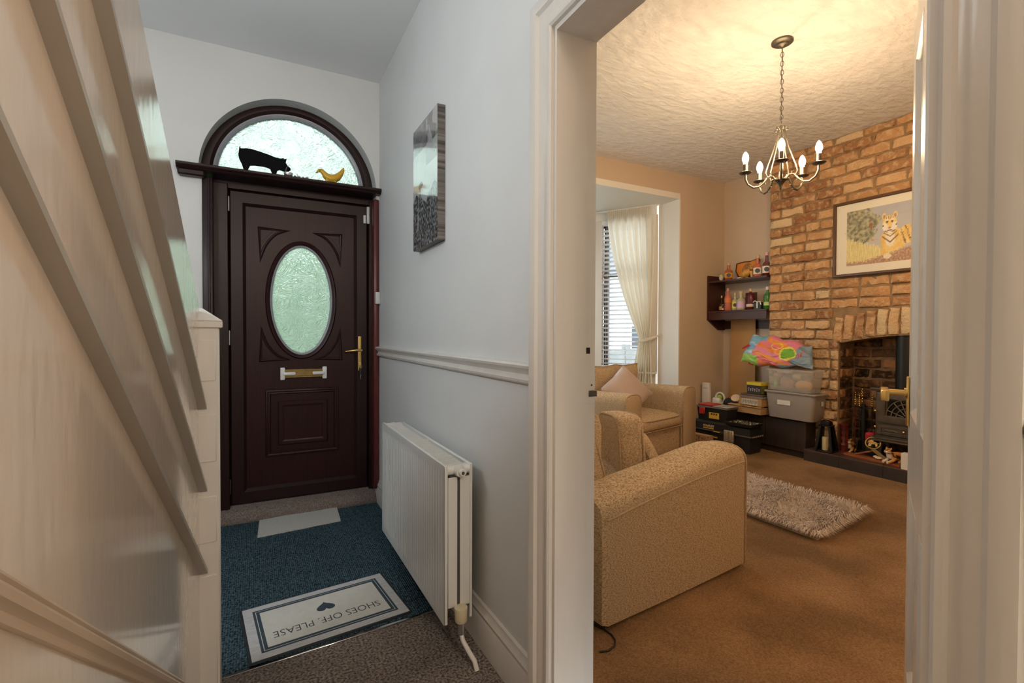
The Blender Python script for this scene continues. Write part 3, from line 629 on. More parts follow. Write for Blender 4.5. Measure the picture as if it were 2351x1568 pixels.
# canvas on the hall wall
cv = thing('canvas_print', 'glossy black and white canvas of a misty field with painted fanlight reflection on the hall wall', 'picture', (.72, 2.215, 1.56))
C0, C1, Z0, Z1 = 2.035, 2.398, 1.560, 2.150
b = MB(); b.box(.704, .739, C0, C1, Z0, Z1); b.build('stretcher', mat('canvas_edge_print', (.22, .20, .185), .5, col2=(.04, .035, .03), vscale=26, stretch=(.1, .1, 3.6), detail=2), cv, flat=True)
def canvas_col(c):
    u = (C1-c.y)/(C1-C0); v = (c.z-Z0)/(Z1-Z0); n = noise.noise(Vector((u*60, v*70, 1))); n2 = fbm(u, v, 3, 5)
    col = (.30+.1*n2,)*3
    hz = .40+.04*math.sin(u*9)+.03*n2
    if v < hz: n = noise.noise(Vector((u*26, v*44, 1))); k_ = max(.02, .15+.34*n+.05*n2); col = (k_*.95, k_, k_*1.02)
    elif v < .78: t = (v-hz)/(.78-hz); k_ = .50+.26*math.sin(t*3.1)+.05*n2; col = (k_*.93, k_, k_*.96)  # pale misty band, lightened to paint in the fanlight's reflection
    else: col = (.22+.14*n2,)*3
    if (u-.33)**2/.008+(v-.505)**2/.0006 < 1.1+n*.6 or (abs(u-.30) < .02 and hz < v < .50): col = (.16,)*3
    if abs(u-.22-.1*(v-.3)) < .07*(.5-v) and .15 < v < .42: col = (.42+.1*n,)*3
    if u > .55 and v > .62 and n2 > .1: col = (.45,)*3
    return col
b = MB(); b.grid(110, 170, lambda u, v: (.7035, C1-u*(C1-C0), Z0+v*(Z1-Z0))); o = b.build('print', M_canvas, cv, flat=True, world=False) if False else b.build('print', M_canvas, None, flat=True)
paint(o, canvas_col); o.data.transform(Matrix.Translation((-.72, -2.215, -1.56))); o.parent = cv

# radiator
rad = thing('radiator', 'white double panel ribbed radiator on the hall wall', 'radiator', (.64, 2.085, .11))
RY0, RY1, RZ0, RZ1 = 1.612, 2.560, .118, .684
def ribbed(x, sgn):
    b = MB(); n = 34*6
    def f(u, v):
        y = RY0+u*(RY1-RY0); z = RZ0+v*(RZ1-RZ0); e = min(v, 1-v); k = max(0, min(1, (e-.055)/.03)); ed = max(0, min(1, (min(u, 1-u)-.02)/.01))
        w = max(0, min(1, .5+1.1*math.sin(2*math.pi*(u*33))))
        return (x+sgn*(.006*k*ed*(1-w)), y, z)
    V = [[b.bm.verts.new(f(i/n, t)) for t in (0, .04, .06, .075, .095, .5, .905, .925, .94, .96, 1)] for i in range(n+1)]
    for i in range(n):
        for j in range(10): b.bm.faces.new((V[i][j], V[i+1][j], V[i+1][j+1], V[i][j+1]))
    return b
b = ribbed(.583, 1); b.build('front_panel', M_radw, rad, sharp=60)
b = MB(); b.box(.585, .597, RY0, RY1, RZ0, RZ1, .002); b.build('front_plate', M_radw, rad)
b = MB(); b.box(.683, .695, RY0+.01, RY1-.01, RZ0, RZ1-.004, .002); b.build('back_panel', M_radw, rad)
for y0, y1 in ((RY0+.004, RY0+.007), (RY1-.007, RY1-.004)):
    for x0, x1 in ((.599, .634), (.644, .682)): b = MB(); b.box(x0, x1, y0, y1, RZ0+.055, RZ1-.045, .001); b.build('side_cover', M_radw, rad)
b = MB(); b.box(.598, .682, RY0+.03, RY1-.03, RZ1-.040, RZ1-.036)
for k in range(58): y = RY0+.045+k*.0148; b.box(.603, .677, y, y+.0065, RZ1-.036, RZ1-.012)
for y in (RY0+.03, (RY0+RY1)/2, RY1-.034): b.box(.598, .682, y, y+.006, RZ1-.036, RZ1-.006)
b.build('top_grille', M_radw, rad, flat=True)
b = MB(); b.box(.607, .673, RY0+.01, RY1-.01, RZ0+.05, RZ1-.04); b.build('convector', mat('dark_fin_metal', (.10, .10, .10), .6, var=.2), rad)
for y, s in ((RY0+.012, -1), (RY1-.012, 1)):
    b = MB(); b.cyl((.597, y+.012, .660), (.683, y+.012, .660), .017); b.build('header_pipe', M_radw, rad)
    b = MB(); b.cyl((.642, y, .660), (.642, y+s*.028, .660), .022, .019); b.cyl((.642, y+s*.028, .660), (.642, y+s*.042, .660), .013, .011); pg = b.build('end_plug', M_radw, rad)
    b = MB(); b.cyl((.642, y+s*.042, .660), (.642, y+s*.0435, .660), .006, n=8); b.build('bleed_screw', M_steel, pg)
b = MB(); b.lathe([(.019, 0), (.022, .004), (.0225, .03), (.024, .046), (.0235, .052), (.001, .053)], (.640, RY0-.016, .128), 20); b.build('valve_head', mat('cream_plastic', (.72, .63, .44), .4, var=.05), rad)
b = MB(); b.cyl((.640, RY0-.016, .085), (.640, RY0-.016, .129), .012); b.cyl((.640, RY0-.016, .135), (.640, RY0+.02, .135), .011); b.build('valve_body', M_chrome, rad)
b = MB(); b.tube([(.640, RY0-.016, .09), (.643, RY0-.03, .065), (.650, RY0-.075, .045), (.658, RY0-.095, .03), (.662, RY0-.108, .002)], .0085, 10); b.build('pipe', M_trim, rad)
for z in (.24, .56):
    for y in (1.80, 2.36): b = MB(); b.box(.695, .739, y, y+.03, z-.03, z+.03); b.build('bracket', M_radw, rad)

# ================================================================ stair side: glossy boarding with sloping rails, newel
ST = thing('stair_balustrade', 'cream gloss boarded stair side with three sloping rails', 'balustrade', (-.15, 1.75, 0))
SY = R(-2.64); SM = Matrix.Translation((-.155, 1.75, 0)) @ Matrix.Rotation(SY, 4, 'Z')   # local y runs along the stair
SL = .772
def sl(z0, y): return z0-SL*y
Y0 = -2.3
b = MB(); b.prism([(Y0, 0), (.03, 0), (.03, sl(1.25, .03)), (-2.027, 2.815), (Y0, 2.815)], (0, 0, 0), (0, 1, 0), (0, 0, 1), (-.012, 0, 0)); b.xf(SM); b.build('boarding', M_panel, ST, flat=True)
for z in (.410, .664, .917):
    t = min(2.81-.05-z, 9); ylo = -(2.80-.05-z)/SL
    b = MB(); b.prism([(0, z), (0, z+.013), (ylo, sl(z+.013, ylo)), (ylo, sl(z, ylo))], (0, 0, 0), (0, 1, 0), (0, 0, 1), (.022, 0, 0)); b.xf(SM); b.build('rail', M_rail, ST, flat=True)
b = MB(); ylo = -(2.80-1.25)/SL; b.prism([(0, 1.215), (0, 1.255), (ylo, sl(1.255, ylo)), (ylo, sl(1.215, ylo))], (-.052, 0, 0), (0, 1, 0), (0, 0, 1), (.050, 0, 0)); b.xf(SM); b.build('handrail', M_panel, ST, flat=True)
pf = [(0, -.024), (.006, -.023), (.008, -.018), (.003, -.014), (.004, -.010), (.012, -.004), (.015, .004), (.012, .010), (.004, .014), (.003, .017), (.008, .020), (.006, .025), (0, .026)]
b = MB(); ylo = -2.3; b.loft([[(a, -.02, sl(.02+h, -.02)) for a, h in pf], [(a, ylo, sl(.02+h, ylo)) for a, h in pf]]); b.xf(SM); b.build('string_moulding', mat('string_gloss_paint', (.66, .55, .44), .2, var=.08, vscale=5), ST, sharp=25)
nw = thing('newel_post', 'cream square newel post with pyramid cap before front door', 'post', (-.150, 1.802, 0), R(7))
b = MB(); b.box(-.046, .046, -.046, .046, 0, 1.17, .005); nwp = b.build('post', M_trim, nw, world=False)
b = MB(); b.box(-.054, .054, -.054, .054, 1.165, 1.187, .003); b.loft([[(-.054, -.054, 1.187), (.054, -.054, 1.187), (.054, .054, 1.187), (-.054, .054, 1.187)], [(-.004, -.004, 1.226), (.004, -.004, 1.226), (.004, .004, 1.226), (-.004, .004, 1.226)]]); b.build('cap', M_trim, nw, world=False)
for z0, z1 in ((.05, .40), (.50, .645), (.75, .90), (1.0, 1.13)):
    b = MB(); b.box(-.026, .036, -.049, -.044, z0, z1, .003); b.build('applied_panel', M_trim, nw, world=False)
# added holders for the unseen fill lights: one further back in the hall, one in the stairwell behind the boarding
for x, y, zb, lab in ((.58, -1.30, 2.36, 'added unseen pendant holder for fill light further back in the hall'), (-.85, 1.50, 2.0, 'added unseen pendant holder for fill light above the stairs')):
    hl = thing('fill_pendant', lab, 'lamp', (x, y, H1))
    b = MB(); b.lathe([(.05, 0), (.05, -.015), (.012, -.03), (.0005, -.03)], (x, y, H1), 18); b.build('fill_light_rose', M_plw, hl)
    b = MB(); b.cyl((x, y, zb+.24), (x, y, H1-.02), .004, n=8); b.build('flex', M_plw, hl)
    b = MB(); b.lathe([(.018, zb+.17), (.022, zb+.22), (.012, zb+.25), (.0005, zb+.25)], (x, y, 0), 14); b.build('fill_light_holder', M_plw, hl)
# ================================================================ LIVING ROOM
# panelled door standing open, hinged on the near jamb
dl = tag(thing('door_2', None, None, (.902, .343, FL+.01), math.atan2(.347, .728)), kind='structure')
DW, DH, DT = .808, 1.94, .036
def dbox(*a, **k): b = MB(); b.box(*a, **k); return b
stiles = MB()
for x0, x1 in ((0, .105), (DW-.105, DW)): stiles.box(x0, x1, -DT, 0, 0, DH, .0015)
for x0, x1 in ((.105, DW-.105),):
    for z0, z1 in ((0, .20), (.69, .895), (DH-.11, DH)): stiles.box(x0, x1, -DT, 0, z0, z1)
stiles.box(DW/2-.05, DW/2+.05, -DT, 0, .20, .69); stiles.box(DW/2-.05, DW/2+.05, -DT, 0, .895, DH-.11)
stiles.build('leaf', M_trim, dl, world=False, flat=True)
for x0, x1 in ((.105, DW/2-.05), (DW/2+.05, DW-.105)):
    for z0, z1 in ((.20, .69), (.895, DH-.11)):
        b = MB(); b.box(x0, x1, -DT+.01, -.012, z0, z1); b.mould([(x0, -.012, z0), (x0, -.012, z1), (x1, -.012, z1), (x1, -.012, z0)], [(0, 0), (0, .0125), (.004, .013), (.008, .010), (.016, .006), (.020, 0)], (0, 1, 0), True)
        b.build('door_panel', M_trim, dl, world=False, sharp=30)
b = MB(); b.box(DW-.064, DW-.026, 0, .007, .855, .99, .002); hp_ = b.build('handle_plate', M_brass, dl, world=False)
b = MB(); b.cyl((DW-.045, .005, .945), (DW-.045, .050, .945), .0085); b.cyl((DW-.045, .005, .945), (DW-.045, .012, .945), .014); b.box(DW-.155, DW-.034, .046, .064, .930, .958, .003, seg=2); b.build('lever', M_brass, hp_, world=False)

# framed wildlife print on the bricks
pc = thing('framed_print', 'framed print of a tiger in long grass on the brick chimney breast', 'picture', (XB-.02, 1.98, 1.66))
PY0, PY1, PZ0_, PZ1_ = 1.50, 2.447, 1.669, 2.262
b = MB(); b.mould([(XB-.012, PY0, PZ0_), (XB-.012, PY1, PZ0_), (XB-.012, PY1, PZ1_), (XB-.012, PY0, PZ1_)], [(0, 0), (0, .018), (.004, .022), (.018, .020), (.024, .014), (.024, 0)], (-1, 0, 0), True)
ys = [v.co.y for v in b.bm.verts]
b.build('frame', mat('picture_frame_wood', (.12, .055, .025), .35, var=.3, vscale=12), pc, sharp=25)
b = MB(); b.box(XB-.016, XB-.008, PY0+.002, PY1-.002, PZ0_+.002, PZ1_-.002); b.build('mount', mat('cream_mount_card', (.76, .70, .58), .8, var=.03), pc)
IY0, IY1, IZ0, IZ1 = 1.60, 2.362, 1.735, 2.195
def tiger_col(c):
    u = (IY1-c.y)/(IY1-IY0)*1.68; v = (c.z-IZ0)/(IZ1-IZ0); n = noise.noise(Vector((u*42, v*34, 3))); n2 = fbm(u, v, 1, 6); st = noise.noise(Vector((u*70, v*7, 5)))
    col = mixc((.52, .50, .46), (.44, .44, .48), v)                                    # hazy hillside and sky
    if v > .80: col = mixc(col, (.40, .40, .42), .4+n2*.4)
    tree = ((u-.16)/.36)**2+((v-.72)/.36)**2
    if tree < 1+n2*.8: col = mixc((.17, .16, .12), (.46, .43, .27), .5+1.1*fbm(u, v, 2, 16)+.25*n)
    g = .40-.36*u+.07*st+.05*n2
    if v < g+.08: col = mixc((.60, .50, .20), (.78, .68, .36), .5+st+.3*n)
    if v < .06+.24*max(0, u-.28)+.06*n: col = mixc((.30, .17, .13), (.55, .36, .24), .5+n)
    def el(a, b_, c_, d): return ((u-a)/c_)**2+((v-b_)/d)**2
    body, hump, leg, paw, arm2 = el(.75, .38, .19, .20), el(.96, .44, .11, .16), el(.635, .27, .062, .17), el(.668, .105, .062, .048), el(.80, .275, .135, .075)
    head = el(.70, .645, .115, .165)
    if min(body, hump, leg, arm2) < 1:
        col = mixc((.70, .45, .13), (.82, .63, .27), .5+.8*n2+.5*n)
        if el(.71, .40, .075, .13) < 1: col = mixc((.74, .66, .52), (.82, .76, .64), .5+n)
        if abs(v-.34-abs(u-.71)*.95) < .016 and abs(u-.71) < .12: col = (.26, .15, .08)
        if abs(v-.44-abs(u-.71)*.75) < .012 and abs(u-.71) < .10: col = (.30, .18, .10)
        if hump < 1 and math.sin(u*75+v*22+n*2) > .72: col = (.28, .17, .08)
    if paw < 1: col = mixc((.80, .72, .56), (.70, .58, .40), .5+n)
    for ex in (.615, .785):
        if el(ex, .80, .034, .06) < 1: col = (.40, .26, .14) if el(ex, .79, .018, .035) < 1 else (.74, .54, .26)
    if head < 1:
        col = mixc((.76, .50, .14), (.84, .66, .30), .5+n)
        if el(.62, .59, .05, .09) < 1 or el(.78, .59, .05, .09) < 1 or el(.70, .54, .06, .05) < 1 or el(.655, .735, .028, .03) < 1 or el(.745, .735, .028, .03) < 1: col = mixc((.84, .79, .68), (.74, .68, .58), .5+n)
        if head > .62 and v < .70 and math.sin(v*62+n) > .55: col = (.22, .14, .09)
        if v > .74 and abs(u-.70) < .07 and math.sin(abs(u-.70)*210+v*30) > .75: col = (.22, .13, .07)
        if el(.70, .59, .020, .018) < 1: col = (.50, .27, .20)
        if el(.70, .545, .045, .010) < 1: col = (.24, .12, .09)
        for ex in (.662, .738):
            if el(ex, .695, .018, .020) < 1: col = (.12, .08, .04)
    return col
b = MB(); b.grid(150, 96, lambda u, v: (XB-.0165, IY1-u*(IY1-IY0), IZ0+v*(IZ1-IZ0))); o = b.build('print', M_print, None, flat=True); paint(o, tiger_col)
o.data.transform(fr(pc).inverted()); o.parent = pc

# ---- curtain, tieback, blind in the canted side of the bay
ca, cb = BAY[1], BAY[2]; cdir = (cb-ca).normalized(); cn = Vector((-cdir.y, cdir.x, 0))
if cn.dot(Vector((2.4, 3.9, 0))-ca) < 0: cn = -cn
def cp(s, d, z): return ca+cdir*s+cn*d+Vector((0, 0, z))
ct = thing('curtain', 'cream pencil pleat curtain tied back at the bay window', 'curtain', tuple(cp(.25, .10, FL)))
def curt(u, v):
    z = 2.585-v*2.5; zt = 1.10
    if z > zt: t = (2.585-z)/(2.585-zt); k = t**1.7; s0 = -.02+.05*k; s1 = .56-.40*k
    else: t = (zt-z)/1.0; k = min(1, t*1.3); s0 = .03-.03*k; s1 = .16+.14*k
    w = s1-s0; am = .020+.018*min(1, v*3); s = s0+u*w
    d = .085+am*math.sin(u*2*math.pi*7.5+.6*math.sin(v*5))+.012*math.sin(u*17+v*3)
    if v < .035: d = .085+.010*math.sin(u*2*math.pi*24)
    return cp(s, d, z)
b = MB(); b.grid(150, 60, curt); b.build('cloth', M_curtain, ct, sharp=170)
tb = MB(); tb.tube([cp(.19, .135, 1.06), cp(.10, .145, 1.075), cp(.02, .13, 1.10), cp(-.06, .06, 1.14), cp(-.075, .0, 1.16)], [.010, .020, .018, .009, .005], 10); tb.build('tieback', M_curtain, ct)
b = MB(); b.ell(cp(-.075, .012, 1.16), (.014, .014, .014)); b.build('tieback_hook', M_brassd, ct)
b = MB(); b.tube([cp(-.06, .075, 2.590), cp(1.30, .075, 2.590)], .010, 8); single('curtain_track', b, M_plw, 'white curtain track fixed under the bay soffit', 'curtain rail')
bl = thing('venetian_blind', 'white slatted venetian blind behind the tied curtain', 'blind', tuple(cp(.4, .02, .78)))
sm = MB(); 
q = [(-.58, -.022, -.006), (-.58, .022, .006)]
sm.box(-.30, .30, -.025, .025, -.0013, .0013); sm.xf(axes((0, 0, 0), cdir, cn, (0, 0, 1)) @ Matrix.Rotation(R(17), 4, 'X')); slat = sm.mesh('slat', mat('blind_slat_white', (.80, .82, .82), .45, var=.03), flat=True)
z = .80
while z < 2.42: link(slat, 'slat', bl, tuple(cp(.345, .0, z)-Vector(bl.location))); z += .0525
b = MB(); b.box(.04, .65, -.03, .03, 2.44, 2.50, .004); b.xf(axes((ca.x, ca.y, 0), cdir, cn, (0, 0, 1))); b.build('head_rail', M_plw, bl)
b = MB(); b.box(.045, .645, -.025, .025, .755, .775, .004); b.xf(axes((ca.x, ca.y, 0), cdir, cn, (0, 0, 1))); b.build('bottom_rail', M_plw, bl)
for s in (.10, .345, .59):
    for d in (-.026, .026):
        b = MB(); b.tube([cp(s, d, .76), cp(s, d, 2.45)], .0012, 5); b.build('ladder_cord', M_plw, bl)

# ---- upholstery
def piping(pts, parent, world=False, r=.0055, closed=False): b = MB(); b.tube(pts, r, 7, closed); return b.build('piping', M_piping, parent, world=world)
def arm_profile(w, h, n=12):
    """Cross-section (across, up) of a padded arm: straight outside, rolled top."""
    pts = [(0, .018), (0, h*.80)]
    for k in range(n+1):
        a = math.pi*(1-k/n); pts.append((w*.5+w*.5*math.copysign(abs(math.cos(a))**.72, math.cos(a)), h*.86+h*.14*math.sin(a)**.72))
    pts += [(w*.985, h*.7), (w*.96, .018)]
    return pts
def arm_mb(w, h, L, rise=.0):
    pr = arm_profile(w, h); rings = []
    def ring(y, ins, dz=0): 
        cx, cz = w*.5, h*.5
        return [((p[0]-cx)*(1-ins)+cx, y, (p[1]-cz)*(1-ins*.7)+cz+(dz if p[1] > h*.5 else 0)) for p in pr]
    for y, ins, dz in ((0, .07, .0), (.004, .035, .002), (.014, .008, .004), (.035, 0, .006), (L*.12, -.006, rise*.5), (L*.3, -.010, rise*-.2), (L*.6, -.012, rise*-1.6), (L-.03, 0, rise*-3), (L, .05, rise*-3.2)): rings.append(ring(y, ins, dz))
    b = MB(); b.loft(rings); return b, [(p[0], .006, p[1]) for p in pr]
# sofa: local x runs across the seat front, local y towards its back
sof = thing('sofa', 'oatmeal weave sofa with its rolled arm towards the door', 'sofa', (2.085, 1.533, FL), R(96.5))
AW, AH, SD = .235, .575, .955
# local +x -> room +y (along the sofa), local +y -> room -x (towards the back)
b, ol = arm_mb(AW, AH, SD, .025); b.build('arm', M_fabric, sof, world=False, sharp=50); piping(ol, sof)
piping([(-.001-.003*math.sin(k/12*3.1), .02+k*.076, AH*.885-.0028*k-.0004*k*k) for k in range(0, 13)], sof, r=.004)
SW = 1.55
b, ol = arm_mb(AW, AH, SD, .025); b.xf(Matrix.Translation((SW+2*AW, 0, 0)) @ Matrix.Diagonal((-1, 1, 1, 1))); b.build('arm', M_fabric, sof, world=False, sharp=50)
b = MB(); b.sbox((AW+SW/2, SD*.53, .17), (SW/2+.01, SD*.44, .12), .03, n=5); b.build('base', M_fabric, sof, world=False)
b = MB(); b.sbox((AW+SW/2, SD-.13, .42), (SW/2+.02, .11, .37), .07, n=7); b.build('backrest', M_fabric, sof, world=False)
for k in range(2):
    b = MB(); b.sbox((AW+SW*(.25+.5*k), .40, .345), (SW/4-.004, .36, .07), .045, crown=.03, n=7); b.build('seat_cushion', M_fabric, sof, world=False)
for x in (.05, SW+2*AW-.10):
    for y in (.06, SD-.10): b = MB(); b.box(x, x+.05, y, y+.05, 0, .055, .004); b.build('foot', mat('dark_stained_foot', (.02, .012, .008), .5, var=.2), sof, world=False)
def box_cushion(name, label, c, half, rot, group=None, crown=.03):
    t = thing(name, label, 'cushion', c, 0, group); M = Euler(rot).to_matrix().to_4x4()
    b = MB(); b.sbox((0, 0, 0), half, min(half)*.45, crown=crown, sag=-crown, n=9, M=M); b.build('cover', M_fabric, t, world=False)
    for sz in (1, -1):
        pts = []
        for k in range(48):
            a = 2*math.pi*k/48; e = 4.6; cx, sx = math.cos(a), math.sin(a); u = math.copysign(abs(cx)**(2/e), cx); w = math.copysign(abs(sx)**(2/e), sx)
            pts.append(M @ Vector((u*(half[0]-.004+crown*.15), w*(half[1]-.004+crown*.15), sz*(half[2]-.012))))
        piping(pts, t, r=.006, closed=True)
    return t
box_cushion('back_cushion', 'boxy piped oatmeal cushion standing upright behind the sofa arm', (1.655, 1.940, .525), (.170, .215, .070), (R(88), R(4), R(68)))
box_cushion('back_cushion', 'piped oatmeal cushion leaning at the back end of the sofa arm', (1.25, 1.80, .545), (.16, .20, .06), (R(72), 0, R(95)))
def pillow_mb(w, h, t, n=16):
    def f(sg):
        def g(u, v):
            x, y = u*2-1, v*2-1; k = max(0, (1-abs(x)**3.2))*max(0, (1-abs(y)**3.2)); pin = 1-.07*(1-(abs(x)*abs(y)))*(max(abs(x), abs(y))**3)
            return (x*w/2*pin, y*h/2*pin, sg*t/2*k**.62+.004*noise.noise(Vector((x*3, y*3, sg*2))))
        return g
    b = MB(); b.grid(n, n, f(1)); b.grid(n, n, f(-1)); bmesh.ops.remove_doubles(b.bm, verts=b.bm.verts[:], dist=.002); return b
def pillow(name, label, c, size, rot, m):
    t = thing(name, label, 'cushion', c); M = Euler(rot).to_matrix().to_4x4()
    b = pillow_mb(*size); b.xf(M); b.build('cover', m, t, world=False, sharp=80)
    w, h, _ = size; pts = []
    for k in range(40):
        q = k/10; s = int(q); f = q-s; x, y = [(-1+2*f, -1), (1, -1+2*f), (1-2*f, 1), (-1, 1-2*f)][s]; pin = 1-.07*(1-abs(x)*abs(y))*(max(abs(x), abs(y))**3)
        pts.append(M @ Vector((x*w/2*pin, y*h/2*pin, 0)))
    piping(pts, t, r=.004, closed=True) if m is M_fabric else None
    return t
pillow('scatter_cushion', 'small crumpled oatmeal cushion peeping over the far side of the sofa arm', (1.885, 2.045, .508), (.34, .26, .13), (R(62), R(5), R(60)), M_fabric)
# armchair in the bay: local x across, local y towards the back
AR = thing('armchair', 'oatmeal weave armchair in front of the bay window', 'armchair', (2.64, 3.035, FL), R(14))
CW, CI, CHh, CD = .225, .695, .615, .82
b, ol = arm_mb(CW, CHh, CD, .004); b.build('arm', M_fabric, AR, world=False, sharp=50); piping(ol, AR)
b, ol = arm_mb(CW, CHh, CD, .004); MM = Matrix.Translation((CI+2*CW, 0, 0)) @ Matrix.Diagonal((-1, 1, 1, 1)); b.xf(MM); b.build('arm', M_fabric, AR, world=False, sharp=50); piping([MM @ Vector(p) for p in ol], AR)
b = MB(); b.sbox((CW+CI/2, CD*.5+.01, .145), (CI/2+.012, CD*.47, .115), .02, n=5); b.build('base', M_fabric, AR, world=False); piping([(CW+CI-.008, .022, .05), (CW+CI-.008, .022, .25)], AR)
b = MB(); b.sbox((CW+CI/2, CD-.10, .40), (CI/2+.10, .11, .36), .07, n=7); b.build('backrest', M_fabric, AR, world=False)
b = MB(); b.sbox((CW+CI/2, .345, .320), (CI/2-.004, .345, .062), .05, crown=.035, n=9); sc_ = b.build('seat_cushion', M_fabric, AR, world=False)
pts = []
for k in range(48):
    a = 2*math.pi*k/48; e = 6; cx, sx = math.cos(a), math.sin(a); pts.append((CW+CI/2+math.copysign(abs(cx)**(2/e), cx)*(CI/2+.002), .345+math.copysign(abs(sx)**(2/e), sx)*.352, .366))
piping(pts, sc_, closed=True)
piping([(CW+CI/2+(CI/2)*x, .001+.012*abs(x)**6, .272) for x in [-1+k/10 for k in range(21)]], sc_, r=.004)
for k in range(2):
    x0 = CW+CI*(.25+.5*k); M = Matrix.Translation((x0, CD-.245, .595)) @ Matrix.Rotation(R(-78), 4, 'X')
    b = pillow_mb(CI/2+.05, .46, .20); b.xf(M); bc = b.build('back_cushion', M_fabric, AR, world=False, sharp=80)
    pts = []
    for q4 in range(48):
        q = q4/12; s = int(q); f = q-s; x, y = [(-1+2*f, -1), (1, -1+2*f), (1-2*f, 1), (-1, 1-2*f)][s]; pin = 1-.07*(1-abs(x)*abs(y))*(max(abs(x), abs(y))**3)
        pts.append(M @ Vector((x*(CI/2+.05)/2*pin, y*.23*pin, 0)))
    piping(pts, bc, closed=True)
for x in (.03, CI+2*CW-.08):
    for y in (.04, CD-.10): b = MB(); b.box(x, x+.05, y, y+.05, 0, .055, .004); b.build('foot', mat('dark_stained_foot', (.02, .012, .008), .5), AR, world=False)
TP = (Vector((-.22, -.86, .46)).normalized().to_track_quat('Z', 'Y').to_matrix() @ Matrix.Rotation(R(40), 3, 'Z')).to_euler()
pillow('throw_pillow', 'plain mauve satin pillow propped on its corner in the armchair', (2.975, 3.41, .632), (.37, .37, .15), TP, M_mauve)

# ---- shaggy rug
rug = thing('shaggy_rug', 'pale fluffy shaggy rug lying on the brown carpet before the hearth', 'rug', (2.92, 2.06, FL))
RA, RU, RV = Vector((2.690, 1.545, FL)), Vector((.640, .098, 0)), Vector((-.02, .97, 0))
M_shag = mat('shag_pile', (.84, .72, .62), .95, col2=(.58, .46, .37), vscale=9, sheen=.3)
b = MB(); b.prism([(0, 0), (1, 0), (1, 1), (0, 1)], RA, RU, RV, (0, 0, .012)); b.build('backing', M_shag, rug, flat=True)
rg = random.Random(11); P, F = [], []
Mi = fr(rug).inverted()
for q in range(17000):
    u, v = rg.uniform(-.02, 1.02), rg.uniform(-.01, 1.01); p = RA+RU*u+RV*v+Vector((0, 0, .010))
    a = 2.2+3.5*noise.noise(Vector((p.x*6, p.y*6, .3)))+rg.uniform(-.8, .8); lean = rg.uniform(.3, .95); L = rg.uniform(.032, .070)
    if u < .02 or u > .98 or v < .02 or v > .98: a = math.atan2((v-.5)*(1 if (v < .02 or v > .98) else .1), (u-.5)*(1 if (u < .02 or u > .98) else .1))+rg.uniform(-.7, .7); lean = .95; L *= 1.25
    h = Vector((math.cos(a), math.sin(a), 0)); sd = Vector((-h.y, h.x, 0))*rg.uniform(.0012, .0024)
    m1 = p+h*L*lean*.4+Vector((0, 0, L*.62)); e1 = p+h*L*lean+Vector((0, 0, L*(.95-.62*lean))); e1.z = max(e1.z, FL+.003)
    i = len(P); P += [Mi @ x for x in (p-sd, p+sd, m1+sd, m1-sd, e1)]; F += [(i, i+1, i+2, i+3), (i+3, i+2, i+4)]
me = bpy.data.meshes.new('pile'); me.from_pydata(P, [], F); me.materials.append(M_shag); o = link(me, 'pile', rug); tag(o, kind='stuff')

# ---- stand added at the unseen end of the room for a fill light
fl = thing('fill_stand', 'added unseen stand for fill light at the far end of the living room', 'lamp', (2.45, -.32, FL))
b = MB(); b.lathe([(.13, FL), (.13, FL+.015), (.03, FL+.03), (.012, FL+.05), (.012, 1.55), (.02, 1.56), (.02, 1.62), (.0005, 1.62)], (2.45, -.32, 0), 20); b.build('stand', M_brassd, fl)
# ---- chandelier
CHX, CHY = 2.742, 1.812
ch = thing('chandelier', 'pewter five-arm chandelier with lit candle bulbs hanging by a chain', 'chandelier', (CHX, CHY, H2))
def cpt(a, r, z): return (CHX+r*math.cos(a), CHY+r*math.sin(a), z)
b = MB(); b.lathe([(.058, H2), (.058, H2-.010), (.050, H2-.016), (.036, H2-.018), (.032, H2-.026), (.016, H2-.030), (.008, H2-.040), (.0005, H2-.041)], (CHX, CHY, 0), 28); b.build('ceiling_rose', M_steel, ch)
def link_pts(h, w): return [(w*math.cos(t), 0, h*math.sin(t)) for t in [2*math.pi*k/16 for k in range(16)]]
b = MB(); b.tube([(x, y, z) for x, y, z in link_pts(.0165, .0085)], .0017, 6, True); lk = b.mesh('chain_link', M_steel)
z = H2-.052; k = 0; ZT = 2.375
while z > ZT: link(lk, 'chain_link', ch, (0, 0, z-H2), (0, 0, R(25+90*(k % 2)))); z -= .0262; k += 1
b = MB(); b.tube([(CHX+.004+.004*math.sin(z*30), CHY+.003, z) for z in [H2-.04-(H2-.04-2.34)*k/24 for k in range(25)]], .0022, 6); b.build('flex', M_steel, ch)
b = MB(); b.tube([(CHX+.014*math.cos(t), CHY, ZT-.012+.014*math.sin(t)) for t in [2*math.pi*k/16 for k in range(16)]], .0022, 6, True); b.build('top_ring', M_steel, ch)
ZB = 2.022
b = MB(); b.lathe([(.0005, ZB-.022), (.006, ZB-.014), (.005, ZB-.006), (.012, ZB+.012), (.026, ZB+.030), (.036, ZB+.036), (.036, ZB+.042), (.012, ZB+.046), (.010, ZB+.085), (.0005, ZB+.087)], (CHX, CHY, 0), 24); b.build('hub', mat('dark_pewter', (.14, .125, .11), .4, .9, var=.2, vscale=20), ch)
M_bulb = mat('lit_candle_bulb', (1, .8, .5), .3, emit=(1.0, .72, .44), estr=290)
M_cand = mat('candle_sleeve_cream', (.70, .60, .42), .4, 0, var=.1)
